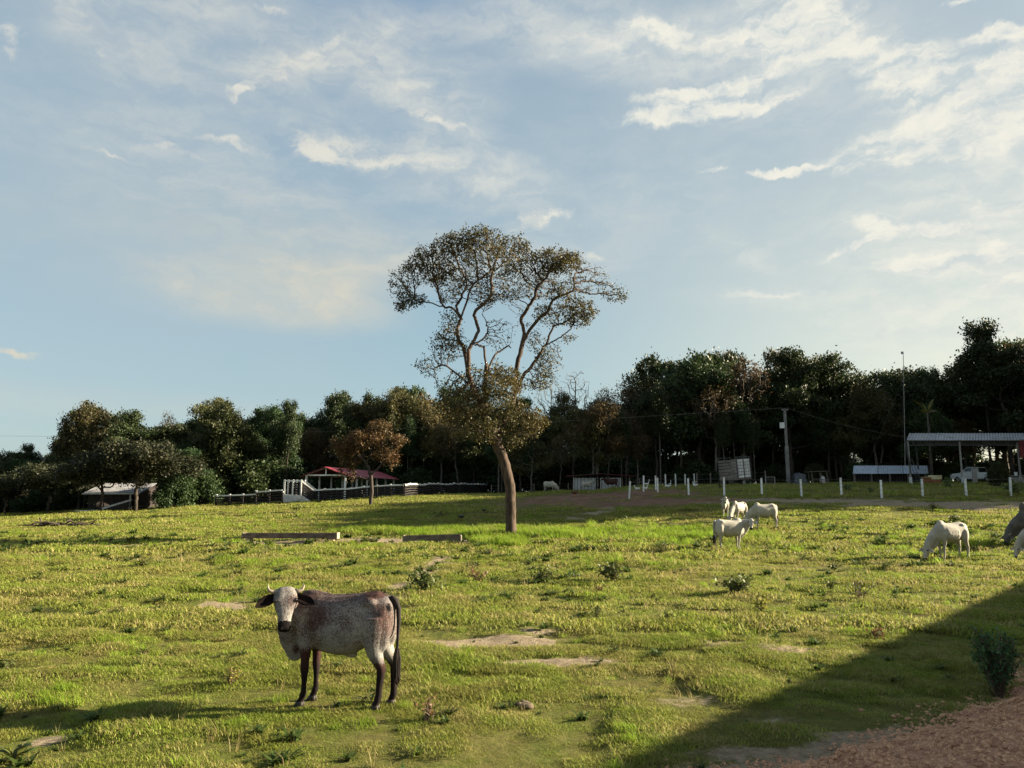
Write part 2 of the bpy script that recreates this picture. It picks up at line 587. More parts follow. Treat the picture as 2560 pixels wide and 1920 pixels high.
def mesh_obj(name, verts, faces, mat=None, parent=None, smooth=False, loc=None):
    me = bpy.data.meshes.new(name)
    me.from_pydata(verts if isinstance(verts, list) else verts.tolist(), [], faces if isinstance(faces, list) else faces.tolist())
    if mat is not None:
        me.materials.append(mat)
    if smooth:
        me.polygons.foreach_set('use_smooth', [True] * len(me.polygons))
    o = bpy.data.objects.new(name, me)
    C.objects.link(o)
    if parent is not None:
        o.parent = parent
    if loc is not None:
        o.location = loc
    return o


# ------------------------------------------------------------------ ground sheet
def lines(segs):
    out = []
    for a, b, s in segs:
        out.append(np.arange(a, b - 1e-6, s))
    out.append([segs[-1][1]])
    return np.concatenate(out)


hx = lines([(0, 14, .16), (14, 32, .4), (32, 80, 1.0), (80, 200, 6), (200, 2500, 115)])
GX = np.concatenate([-hx[:0:-1], hx])
GY = np.concatenate([lines([(-2500, -200, 230), (-200, -10, 19), (-10, 3, .65)])[:-1],
                     lines([(3, 20, .16), (20, 40, .3), (40, 90, .6), (90, 180, 2.5), (180, 500, 20), (500, 3500, 150)])])
XX, YY = np.meshgrid(GX, GY)
ZZ = gz(XX, YY)
td = toe_dist(XX, YY)
ZZ = np.where(YY < 38, ZZ - sstep(0.15, 1.0, td) * 0.25, ZZ)     # the gravel bank lies over it here
nx, ny = len(GX), len(GY)
V = np.stack([XX, YY, ZZ], -1).reshape(-1, 3)
ii = np.arange(nx * ny).reshape(ny, nx)
Fq = np.stack([ii[:-1, :-1], ii[:-1, 1:], ii[1:, 1:], ii[1:, :-1]], -1).reshape(-1, 4)
ground = mesh_obj('ground', V, Fq, MATS['pasture_ground'], smooth=True)
setobj(ground, kind='structure')
bt, br_ = bare(XX, YY)
for nm, arr in (('bare', bt), ('red', br_)):
    a_ = ground.data.attributes.new(nm, 'FLOAT', 'POINT')
    a_.data.foreach_set('value', arr.reshape(-1).astype(np.float32))

# ------------------------------------------------------------------ gravel bank by the camera
def bank_h(x, y):
    d = toe_dist(x, y) + (fbm(np.asarray(x) * 1.2, np.asarray(y) * 1.2, 41, 3) - .5) * 0.5
    return 0.80 * sstep(-0.15, 2.2, d) - 0.05


bx_ = np.arange(-4, 15, .055)
by_ = np.arange(-3, 18, .055)
XX2, YY2 = np.meshgrid(bx_, by_)
hh = bank_h(XX2, YY2) + gz(XX2, YY2)
hh = hh + (fbm(XX2 * 5, YY2 * 5, 51, 4, .65) - .5) * 0.12
keep = toe_dist(XX2, YY2) > -0.6
ids = -np.ones(XX2.shape, int)
V2 = np.stack([XX2, YY2, hh], -1)
i2 = np.arange(XX2.size).reshape(XX2.shape)
q = np.stack([i2[:-1, :-1], i2[:-1, 1:], i2[1:, 1:], i2[1:, :-1]], -1).reshape(-1, 4)
kq = keep.reshape(-1)[q].all(1)
vis = (YY2 > 2.5).reshape(-1)[q].any(1)
q = q[kq]
used, inv = np.unique(q, return_inverse=True)
bank = mesh_obj('gravel_bank', V2.reshape(-1, 3)[used], inv.reshape(-1, 4), M_GRAVEL, smooth=True)
setobj(bank, kind='structure')


# ------------------------------------------------------------------ scattering as one object
def scatter(name, pts, sizes, rots, proto, label, seed=0, tilt=None):
    """one object: points carrying size and turn, with a clump mesh set on each point"""
    me = bpy.data.meshes.new(name)
    me.vertices.add(len(pts))
    me.vertices.foreach_set('co', np.asarray(pts, np.float32).reshape(-1))
    a = me.attributes.new('sz', 'FLOAT', 'POINT')
    a.data.foreach_set('value', np.asarray(sizes, np.float32))
    a = me.attributes.new('rt', 'FLOAT_VECTOR', 'POINT')
    rv = np.zeros((len(pts), 3), np.float32)
    rv[:, 2] = rots
    if tilt is not None:
        rv[:, :2] = tilt
    a.data.foreach_set('vector', rv.reshape(-1))
    o = bpy.data.objects.new(name, me)
    C.objects.link(o)
    ng = bpy.data.node_groups.new(name + '_nodes', 'GeometryNodeTree')
    ng.interface.new_socket('Geometry', in_out='INPUT', socket_type='NodeSocketGeometry')
    ng.interface.new_socket('Geometry', in_out='OUTPUT', socket_type='NodeSocketGeometry')
    gi, go = ng.nodes.new('NodeGroupInput'), ng.nodes.new('NodeGroupOutput')
    iop = ng.nodes.new('GeometryNodeInstanceOnPoints')
    oi = ng.nodes.new('GeometryNodeObjectInfo')
    oi.inputs['Object'].default_value = proto
    s = ng.nodes.new('GeometryNodeInputNamedAttribute')
    s.data_type = 'FLOAT'
    s.inputs['Name'].default_value = 'sz'
    r = ng.nodes.new('GeometryNodeInputNamedAttribute')
    r.data_type = 'FLOAT_VECTOR'
    r.inputs['Name'].default_value = 'rt'
    L = ng.links.new
    L(gi.outputs[0], iop.inputs['Points'])
    L(oi.outputs['Geometry'], iop.inputs['Instance'])
    e2r = ng.nodes.new('FunctionNodeEulerToRotation')
    L(r.outputs['Attribute'], e2r.inputs[0])
    L(e2r.outputs[0], iop.inputs['Rotation'])
    L(s.outputs['Attribute'], iop.inputs['Scale'])
    L(iop.outputs[0], go.inputs[0])
    md = o.modifiers.new('scatter', 'NODES')
    md.node_group = ng
    setobj(o, label, None, None, 'stuff')
    return o


def clump_mesh(name, n, rad, h, w, lean, mat, seed, seg=2):
    """n bent blades round a centre; blade = strip of seg quads ending in a point"""
    rg = np.random.RandomState(seed)
    vs_, fs = [], []
    for k in range(n):
        a = rg.rand() * 6.283
        r0 = rad * math.sqrt(rg.rand())
        bx, by = math.cos(a) * r0, math.sin(a) * r0
        d = rg.rand() * 6.283
        ln = lean * (0.3 + rg.rand())
        hh_ = h * (0.45 + 0.75 * rg.rand())
        ww = w * (0.7 + 0.6 * rg.rand())
        px_, py_ = -math.sin(d) * ww / 2, math.cos(d) * ww / 2
        b = len(vs_)
        for s in range(seg):
            f = s / seg
            ox, oy = math.cos(d) * ln * hh_ * f * f, math.sin(d) * ln * hh_ * f * f
            z = hh_ * f * (1 - .25 * ln * f)
            kk = 1 - .35 * f
            vs_ += [(bx + ox + px_ * kk, by + oy + py_ * kk, z), (bx + ox - px_ * kk, by + oy - py_ * kk, z)]
        vs_.append((bx + math.cos(d) * ln * hh_, by + math.sin(d) * ln * hh_, hh_ * (1 - .25 * ln)))
        for s in range(seg - 1):
            fs.append((b + 2 * s, b + 2 * s + 1, b + 2 * s + 3, b + 2 * s + 2))
        fs.append((b + 2 * seg - 2, b + 2 * seg - 1, b + 2 * seg))
    me = bpy.data.meshes.new(name)
    me.from_pydata(vs_, [], fs)
    me.materials.append(mat)
    return me


def proto_obj(me):
    """mesh holder used by the scattered stuff only (not linked to the scene)"""
    return bpy.data.objects.new(me.name, me)


rg = np.random.RandomState(7)


def sample_sector(y0, y1, dens, spread=0.82, xc=0.0):
    n = int(dens * spread * (y1 * y1 - y0 * y0))
    y = np.sqrt(y0 * y0 + rg.rand(n) * (y1 * y1 - y0 * y0))
    x = (rg.rand(n) * 2 - 1) * spread * y
    return x, y


short = proto_obj(clump_mesh('turf_clump', 66, .15, .042, .0065, 1.1, M_BLADE, 1))
mid_c = proto_obj(clump_mesh('turf_clump_mid', 56, .30, .060, .014, 1.0, M_BLADE, 2))
far_c = proto_obj(clump_mesh('turf_clump_far', 50, .60, .095, .030, .9, M_BLADE, 3))
tall_c = proto_obj(clump_mesh('tall_clump', 70, .16, .17, .008, .8, M_TALL, 4, 3))
tallb_c = proto_obj(clump_mesh('tall_clump_big', 70, .30, .42, .018, .7, M_TALL, 5, 3))


def lay_turf(name, y0, y1, dens, proto, zs, label, thin=1.0):
    x, y = sample_sector(y0, y1, dens)
    b, r = bare(x, y)
    lu = lush(x, y)
    tf = sstep(.36, .68, fbm(x * 1.5, y * 2.3, 71, 3)) * .6 + sstep(.38, .66, fbm(x * .55, y * .95, 75, 3)) * .4
    keep = (rg.rand(len(x)) > np.maximum(b, r) * 1.12 + (1 - lu) * .30 * thin + (1 - tf) * .25) & (toe_dist(x, y) < 0.05)
    x, y, lu, tf, b = x[keep], y[keep], lu[keep], tf[keep], np.maximum(b, r)[keep]
    sz = zs * (0.42 + 0.25 * lu + 0.95 * tf) * (0.75 + .5 * rg.rand(len(x))) * (1 - .6 * b)
    z = gz(x, y) - 0.004
    scatter(name, np.stack([x, y, z], 1), sz, rg.rand(len(x)) * 6.283, proto, label)


lay_turf('grass', 5.3, 13, 190, short, 1.0, 'short worn pasture grass around the speckled cow')
lay_turf('grass', 13, 27, 46, mid_c, 1.0, 'short pasture grass in the middle of the field')
lay_turf('grass', 27, 52, 12, far_c, 1.0, 'pasture grass around the lone tall tree')
lay_turf('grass', 52, 95, 2.6, far_c, 1.5, 'pasture grass up to the fences and sheds', .6)

# tufts of taller brighter grass in patches
x1, y1 = sample_sector(5.3, 24, 7.5)
k1 = (rg.rand(len(x1)) < sstep(.54, .66, fbm(x1 * .55, y1 * .8, 91, 4))) & (toe_dist(x1, y1) < -.1) & (bare(x1, y1)[0] < .2)
x2, y2 = sample_sector(24, 60, 1.5)
k2 = (rg.rand(len(x2)) < sstep(.5, .62, fbm(x2 * .25, y2 * .5, 93, 4))) & (bare(x2, y2)[0] < .2) & (bare(x2, y2)[1] < .2)
xa, ya = np.concatenate([x1[k1], x2[k2]]), np.concatenate([y1[k1], y2[k2]])
sa = np.concatenate([.35 + .5 * rg.rand(k1.sum()), .8 + .9 * rg.rand(k2.sum())])
scatter('tall_grass', np.stack([xa, ya, gz(xa, ya) - .01], 1), sa, rg.rand(len(xa)) * 6.28, tall_c,
        'tufts of taller bright green grass scattered over the pasture')
# straw stalks and flat dark rosettes break up the turf
stalk = proto_obj(clump_mesh('straw_stalk', 7, .05, .20, .0055, .5, blade_mat('straw', (.34, .27, .12), (.30, .26, .10), (.40, .30, .15)), 8, 3))
rosette = proto_obj(clump_mesh('rosette', 22, .05, .11, .030, 1.6, blade_mat('rosette_leaf', (.05, .075, .018), (.06, .10, .02), (.12, .12, .04)), 9, 3))
for nm_, pr_, n_, y0_, y1_, s0_, s1_, lb_ in (('dry_grass', stalk, 1500, 5.5, 30, .6, 1.5, 'thin dry straw stalks standing in the turf'),
                                              ('ground_weeds', rosette, 2600, 5.5, 42, .5, 1.7, 'small dark green leafy weeds low in the turf')):
    yq = y0_ + (y1_ - y0_) * rg.rand(n_) ** .8
    xq_ = (rg.rand(n_) * 2 - 1) * .82 * yq
    kq_ = (fbm(xq_ * .6, yq * .8, 133 + n_, 3) > .47) & (toe_dist(xq_, yq) < -.05)
    xq_, yq = xq_[kq_], yq[kq_]
    sc_ = (s0_ + (s1_ - s0_) * rg.rand(len(xq_)) ** 2) * np.clip(yq / 16, .8, 2.0)
    scatter(nm_, np.stack([xq_, yq, gz(xq_, yq)], 1), sc_, rg.rand(len(xq_)) * 6.28, pr_, lb_)
# thick band of long grass either side of the lone tree
bx, by = [], []
for p0, p1, pyy, n, sp in [(1010, 1260, 1336, 420, 1.1), (1180, 1480, 1340, 620, 1.3), (1480, 1900, 1340, 300, 1.8), (850, 1050, 1333, 160, .8),
                           (1200, 1300, 1360, 120, .5), (2400, 2460, 1364, 60, .4)]:
    xq = np.array([gp(p0 + (p1 - p0) * f, pyy) for f in np.linspace(0, 1, 12)])
    f = rg.rand(n) * 11
    i = np.minimum(f.astype(int), 10)
    fr = f - i
    bx.append(xq[i, 0] * (1 - fr) + xq[i + 1, 0] * fr + rg.randn(n) * .3)
    by.append(xq[i, 1] * (1 - fr) + xq[i + 1, 1] * fr + rg.randn(n) * sp)
bx, by = np.concatenate(bx), np.concatenate(by)
scatter('tall_grass', np.stack([bx, by, gz(bx, by) - .01], 1), .55 + .6 * rg.rand(len(bx)), rg.rand(len(bx)) * 6.28, tallb_c,
        'thick band of long bright grass at the foot of the lone tree')

# pebbles on the gravel bank
def pebble_mesh(seed):
    bm = bmesh.new()
    bmesh.ops.create_icosphere(bm, subdivisions=1, radius=.5)
    rgp = np.random.RandomState(seed)
    for v in bm.verts:
        v.co = v.co * (0.75 + .5 * rgp.rand())
        v.co.z *= .65
    me = bpy.data.meshes.new('pebble')
    bm.to_mesh(me)
    bm.free()
    me.materials.append(M_PEBBLE)
    return me


n = 90000
x = rg.rand(n) * 9.5
y = 4.8 + rg.rand(n) * 7.5
td = toe_dist(x, y)
k = (td > -0.35) & (td < 3.2) & (np.abs(x) < .78 * y) & (rg.rand(n) < sstep(-.4, .2, td))
x, y = x[k], y[k]
z = bank_h(x, y) + gz(x, y) + (fbm(x * 5, y * 5, 51, 4, .65) - .5) * .12
z = np.maximum(z, gz(x, y) + .003)
sz = .014 + .045 * rg.rand(len(x)) ** 3 + (rg.rand(len(x)) > .996) * .05
scatter('gravel', np.stack([x, y, z], 1), sz, rg.rand(len(x)) * 6.28, proto_obj(pebble_mesh(3)), 'loose reddish stones over the gravel bank')

# ------------------------------------------------------------------ mesh collecting
class MB:
    def __init__(s):
        s.v, s.f = [], []

    def box(s, c, size, rot=None):
        b = len(s.v)
        hx_, hy_, hz_ = size[0] / 2, size[1] / 2, size[2] / 2
        M = Euler(rot).to_matrix() if rot is not None else None
        for dx, dy, dz in ((-1, -1, -1), (1, -1, -1), (1, 1, -1), (-1, 1, -1), (-1, -1, 1), (1, -1, 1), (1, 1, 1), (-1, 1, 1)):
            p = Vector((dx * hx_, dy * hy_, dz * hz_))
            if M:
                p = M @ p
            s.v.append((c[0] + p.x, c[1] + p.y, c[2] + p.z))
        s.f += [tuple(b + i for i in q_) for q_ in ((0, 3, 2, 1), (4, 5, 6, 7), (0, 1, 5, 4), (1, 2, 6, 5), (2, 3, 7, 6), (3, 0, 4, 7))]
        return s

    def beam(s, p, q_, w, h, up=(0, 0, 1)):
        """square bar from p to q"""
        p, q_ = Vector(p), Vector(q_)
        d = (q_ - p).normalized()
        u = Vector(up)
        if abs(d.dot(u)) > .98:
            u = Vector((0, 1, 0))
        a = d.cross(u).normalized()
        c = a.cross(d).normalized()
        b = len(s.v)
        for e in (p, q_):
            for i, j in ((-1, -1), (1, -1), (1, 1), (-1, 1)):
                s.v.append(tuple(e + a * (i * w / 2) + c * (j * h / 2)))
        s.f += [(b, b + 1, b + 2, b + 3), (b + 7, b + 6, b + 5, b + 4)] + [(b + i, b + 4 + i, b + 4 + (i + 1) % 4, b + (i + 1) % 4) for i in range(4)]
        return s

    def tube(s, pts, rad, n=6, cap=True):
        pts = [Vector(p) for p in pts]
        if not hasattr(rad, '__len__'):
            rad = [rad] * len(pts)
        ref = None
        rings = []
        for i, p in enumerate(pts):
            d = (pts[min(i + 1, len(pts) - 1)] - pts[max(i - 1, 0)])
            if d.length < 1e-9:
                d = Vector((0, 0, 1))
            d.normalize()
            if ref is None:
                ref = d.orthogonal().normalized()
            else:
                ref = ref - d * ref.dot(d)
                ref = ref.normalized() if ref.length > 1e-6 else d.orthogonal().normalized()
            bi = d.cross(ref)
            b = len(s.v)
            for k in range(n):
                a = 2 * math.pi * k / n
                s.v.append(tuple(p + (ref * math.cos(a) + bi * math.sin(a)) * rad[i]))
            rings.append(b)
        for a, b in zip(rings, rings[1:]):
            for k in range(n):
                s.f.append((a + k, a + (k + 1) % n, b + (k + 1) % n, b + k))
        if cap:
            s.f.append(tuple(rings[0] + k for k in range(n))[::-1])
            s.f.append(tuple(rings[-1] + k for k in range(n)))
        return s

    def poly(s, pts):
        b = len(s.v)
        s.v += [tuple(p) for p in pts]
        s.f.append(tuple(range(b, b + len(pts))))
        return s

    def ell(s, c, r, nu=10, nv=7, M=None):
        b = len(s.v)
        for j in range(nv + 1):
            th = math.pi * j / nv
            for i in range(nu):
                ph = 2 * math.pi * i / nu
                p = Vector((r[0] * math.sin(th) * math.cos(ph), r[1] * math.sin(th) * math.sin(ph), r[2] * math.cos(th)))
                if M is not None:
                    p = M @ p
                s.v.append((c[0] + p.x, c[1] + p.y, c[2] + p.z))
        for j in range(nv):
            for i in range(nu):
                a, a2 = b + j * nu + i, b + j * nu + (i + 1) % nu
                s.f.append((a, a + nu, a2 + nu, a2))
        return s

    def build(s, name, mat=None, parent=None, smooth=False, loc=None):
        return mesh_obj(name, s.v, s.f, mat, parent, smooth, loc)


def thing(name, label, cat, loc=(0, 0, 0), rz=0.0, group=None):
    o = bpy.data.objects.new(name, None)
    C.objects.link(o)
    o.empty_display_size = .3
    o.location = loc
    o.rotation_euler = (0, 0, rz)
    return setobj(o, label, cat, group)


def dup(src, loc=None, rz=None, label=None, group=None, scale=None):
    r = src.copy()
    C.objects.link(r)
    for ch in list(src.children):
        c = ch.copy()
        C.objects.link(c)
        c.parent = r
        for g in list(ch.children):
            d = g.copy()
            C.objects.link(d)
            d.parent = c
    if loc is not None: r.location = loc
    if rz is not None: r.rotation_euler = (0, 0, rz)
    if scale is not None: r.scale = scale if hasattr(scale, '__len__') else (scale,) * 3
    if label: r['label'] = label
    if group: r['group'] = group
    return r


# ------------------------------------------------------------------ trees grown towards points
def colonize(seeds, attr, step, di, dk, maxit=90, wob=.25, seed=1, pull=(0, 0, 0)):
    """seeds: list of (points, parent node index or None) polylines. returns nodes, parents"""
    rs = np.random.RandomState(seed)
    P, par = [], []
    for pts, pa in seeds:
        last = pa
        for p in pts:
            P.append(p)
            par.append(-1 if last is None else last)
            last = len(P) - 1
    P = [np.array(p, float) for p in P]
    A = np.array(attr, float)
    arr = np.array(P)
    d = np.sqrt(((A[:, None] - arr[None]) ** 2).sum(-1))
    ni, ndist = d.argmin(1), d.min(1)
    alive = ndist > dk
    pull = np.array(pull, float)
    for it in range(maxit):
        act = alive & (ndist < di)
        if not act.any():
            # reach out: let the closest point pull a branch
            if alive.any():
                j = np.where(alive)[0][ndist[alive].argmin()]
                act = np.zeros(len(A), bool)
                act[j] = True
            else:
                break
        vec = A[act] - arr[ni[act]]
        vec /= np.linalg.norm(vec, axis=1, keepdims=True) + 1e-9
        acc = np.zeros((len(arr), 3))
        np.add.at(acc, ni[act], vec)
        src = np.unique(ni[act])
        dirs = acc[src]
        dirs /= np.linalg.norm(dirs, axis=1, keepdims=True) + 1e-9
        dirs += rs.randn(*dirs.shape) * wob + pull
        dirs /= np.linalg.norm(dirs, axis=1, keepdims=True) + 1e-9
        new = arr[src] + dirs * step
        base = len(arr)
        arr = np.concatenate([arr, new])
        par += list(src)
        dn = np.sqrt(((A[:, None] - new[None]) ** 2).sum(-1))
        mi, md_ = dn.argmin(1), dn.min(1)
        up = md_ < ndist
        ni[up] = base + mi[up]
        ndist = np.where(up, md_, ndist)
        alive &= ndist > dk
    return arr, np.array(par)


def pipe_radii(arr, par, r0, e, fixed=None):
    n = len(arr)
    acc = np.zeros(n)
    r = np.zeros(n)
    for i in range(n - 1, -1, -1):
        r[i] = max(r0, acc[i] ** (1 / e)) if acc[i] > 0 else r0
        if fixed is not None and i < len(fixed):
            r[i] = max(min(r[i], fixed[i] * 1.6), fixed[i])
        if par[i] >= 0:
            acc[par[i]] += min(r[i], 9) ** e
    return r


def skin_tree(arr, par, rad, mat, name, parent, thin=0.02, nthick=8, minr=0.0):
    n = len(arr)
    kids = [[] for _ in range(n)]
    for i in range(n):
        if par[i] >= 0:
            kids[par[i]].append(i)
    mb = MB()
    stack = [i for i in range(n) if par[i] < 0]
    while stack:
        s = stack.pop()
        chain = [s] if par[s] < 0 else [par[s], s]
        cur = s
        while kids[cur]:
            ks = sorted(kids[cur], key=lambda k: -rad[k])
            stack += ks[1:]
            cur = ks[0]
            chain.append(cur)
        rr = [rad[c] for c in chain]
        if par[s] >= 0:
            rr[0] = min(rr[0], rr[1] * 1.25)
        if max(rr) < minr:
            continue
        ns = nthick if rr[0] > .1 else (5 if rr[0] > thin else 3)
        rr[-1] *= .5
        mb.tube([arr[c] for c in chain], rr, ns, cap=rr[0] > .05)
    return mb.build(name, mat, parent, smooth=True)


def leaf_mesh(P, size, aspect, rs, droop=0.2):
    """diamond leaves at points P; returns verts, faces"""
    n = len(P)
    d = rs.randn(n, 3)
    d[:, 2] -= droop
    d /= np.linalg.norm(d, axis=1, keepdims=True)
    s = rs.randn(n, 3)
    s = np.cross(d, s)
    s /= np.linalg.norm(s, axis=1, keepdims=True)
    sz = size * (0.6 + .8 * rs.rand(n, 1))
    a = P
    c = P + d * sz
    m_ = P + d * sz * .5
    w = s * sz * aspect / 2
    V_ = np.stack([a, m_ + w, c, m_ - w], 1).reshape(-1, 3)
    F_ = np.arange(4 * n).reshape(n, 4)
    return V_, F_


M_BARK = surf('bark', (.035, .024, .018), (.095, .066, .048), 7, .95, (1, 1, .25), 1.0, c3=(.13, .095, .072))
M_BARKD = surf('dark_bark', (.028, .022, .018), (.070, .054, .044), 6, .95, (1, 1, .3), .8)
M_BARKP = surf('pale_bark', (.07, .06, .052), (.16, .14, .12), 5, .95, (1, 1, .4), .6)
M_LHERO = leafmat('lone_tree_leaf', [(.026, .028, .010), (.050, .046, .015), (.082, .062, .020), (.12, .070, .025)], .3, clump=.45, objvar=0.0)
M_LBROWN = leafmat('rusty_leaf', [(.05, .04, .016), (.095, .070, .024), (.14, .088, .03), (.11, .06, .027)], .3, clump=.6)


def ball(rs, n):
    p = rs.randn(n, 3)
    p /= np.linalg.norm(p, axis=1, keepdims=True)
    return p * (rs.rand(n, 1) ** (1 / 2.4))


# ---- the lone tall tree in the middle of the pasture
hy = 37.6
hbx, hby = gp(1277, 1345)
hb = Vector((hbx, hby, G(hbx, hby)))


def zp(x, y, dy=0.0):                    # sketch coordinates -> metres relative to the foot
    px_, py_ = 960 + x / 3.456, 560 + y / 3.456
    Y = hby + dy
    a, w = ray(px_, py_)
    # keep the same height and side offset as at the foot's distance, then move in depth
    return np.array([a * hby - hb.x, dy, EYE + w * hby - hb.z])


def smooth_line(pts, rad, k=3, wig=.04, rs=np.random.RandomState(5)):
    """Catmull-Rom subdivision of a sketched limb"""
    P_ = [np.array(p, float) for p in pts]
    out, ro = [], []
    for i in range(len(P_) - 1):
        p0, p1, p2, p3 = P_[max(i - 1, 0)], P_[i], P_[i + 1], P_[min(i + 2, len(P_) - 1)]
        for j in range(k):
            t_ = j / k
            q_ = .5 * ((2 * p1) + (-p0 + p2) * t_ + (2 * p0 - 5 * p1 + 4 * p2 - p3) * t_ ** 2 + (-p0 + 3 * p1 - 3 * p2 + p3) * t_ ** 3)
            if 0 < i + j:
                q_ = q_ + rs.randn(3) * wig * .5
            out.append(q_)
            ro.append(rad[i] * (1 - t_) + rad[i + 1] * t_)
    out.append(P_[-1])
    ro.append(rad[-1])
    return out, ro


limbs = []    # (name, points, radii, attach to (limb index, fraction))
L0 = [zp(1102, 2715), zp(1098, 2620), zp(1096, 2500), zp(1092, 2390, .05), zp(1086, 2262, .1), zp(1045, 2085, .1), zp(1012, 1985, .1), zp(978, 1915, .1)]
R0 = [.33, .28, .262, .255, .262, .215, .20, .19]
limbs.append((L0, R0, None))
limbs.append(([zp(930, 1830, -.2), zp(893, 1690, -.4), zp(875, 1540, -.5), zp(880, 1380, -.4), zp(885, 1195, -.3)], [.16, .14, .12, .10, .08], 0))
limbs.append(([zp(1000, 1790, .4), zp(1045, 1650, .6), zp(1100, 1550, .7), zp(1130, 1440, .8), zp(1140, 1300, .8), zp(1155, 1180, .8), zp(1200, 1010, .9), zp(1210, 880, .9), zp(1188, 800, .8), zp(1240, 710, .6), zp(1300, 620, .4), zp(1325, 530, .2), zp(1400, 470, 0)],
              [.15, .14, .135, .13, .10, .095, .085, .08, .075, .065, .055, .045, .035], 0))
limbs.append(([zp(1200, 1290, 1.2), zp(1290, 1170, 1.6), zp(1400, 1010, 1.9), zp(1440, 900, 2.0), zp(1500, 800, 2.0), zp(1570, 790, 2.0)], [.085, .08, .07, .06, .05, .035], (2, 3)))
limbs.append(([zp(1310, 840, .2), zp(1400, 780, -.3), zp(1450, 690, -.7), zp(1530, 655, -1.0), zp(1610, 630, -1.2), zp(1620, 530, -1.4)], [.055, .05, .045, .04, .03, .025], (2, 7)))
limbs.append(([zp(800, 1480, -1.0), zp(748, 1370, -1.2), zp(742, 1210, -1.2), zp(748, 1100, -1.1), zp(780, 1050, -1.0), zp(822, 960, -.9), zp(792, 845, -1.0), zp(805, 795, -1.2), zp(872, 745, -1.4), zp(932, 680, -1.5), zp(936, 560, -1.6), zp(935, 470, -1.5)],
              [.11, .105, .10, .09, .085, .08, .075, .07, .06, .055, .045, .035], (1, 1)))
limbs.append(([zp(700, 1110, -.6), zp(645, 985, -.1), zp(632, 900, .3), zp(655, 800, .5), zp(620, 740, .6), zp(580, 702, .6), zp(520, 690, .6), zp(480, 650, .6), zp(465, 590, .6)], [.075, .065, .06, .058, .055, .045, .04, .035, .03], (5, 2)))
limbs.append(([zp(612, 680, 1.0), zp(642, 600, 1.3), zp(690, 500, 1.4), zp(700, 420, 1.5)], [.045, .04, .035, .03], (6, 4)))
limbs.append(([zp(720, 640, .2), zp(760, 540, .1), zp(830, 480, 0)], [.04, .035, .025], (6, 3)))
limbs.append(([zp(940, 1150, 0), zp(1000, 1100, .2), zp(1065, 1045, .3), zp(1100, 1060, .3)], [.055, .05, .04, .03], (1, 4)))
limbs.append(([zp(870, 1110, -.6), zp(830, 1075, -.8), zp(790, 1072, -.9)], [.06, .055, .05], (1, 4)))
limbs.append(([zp(880, 1000, -.8), zp(900, 930, -.6), zp(880, 850, -.5), zp(850, 800, -.6)], [.03, .028, .024, .02], (5, 4)))
limbs.append(([zp(300, 665, 0), zp(240, 640, -.4)], [.022, .018], (6, 7)))
limbs.append(([zp(1530, 925, 1.8), zp(1590, 880, 1.8)], [.025, .02], (3, 3)))
limbs.append(([zp(560, 1260, -1.2), zp(450, 1290, -1.2)], [.03, .02], (5, 1)))
seeds, fixed, starts = [], [], []
cnt = 0
for k, (pts, rd, par_) in enumerate(limbs):
    if par_ is None:
        q_, rr = smooth_line(pts, rd, 4, .02)
        pa = None
    else:
        if isinstance(par_, int):
            pl, ix = par_, len(starts[par_]) - 1
        else:
            pl, ki = par_
            ix = min(ki * 4, len(starts[pl]) - 1)
        pa = starts[pl][ix]
        pp = seeds_pos[pa]
        q_, rr = smooth_line([pp] + list(pts), [rd[0]] + list(rd), 4, .05)
        q_, rr = q_[1:], rr[1:]
    if k == 0:
        seeds_pos = []
    starts.append(list(range(cnt, cnt + len(q_))))
    seeds_pos += q_
    fixed += rr
    cnt += len(q_)
    seeds.append((q_, pa))
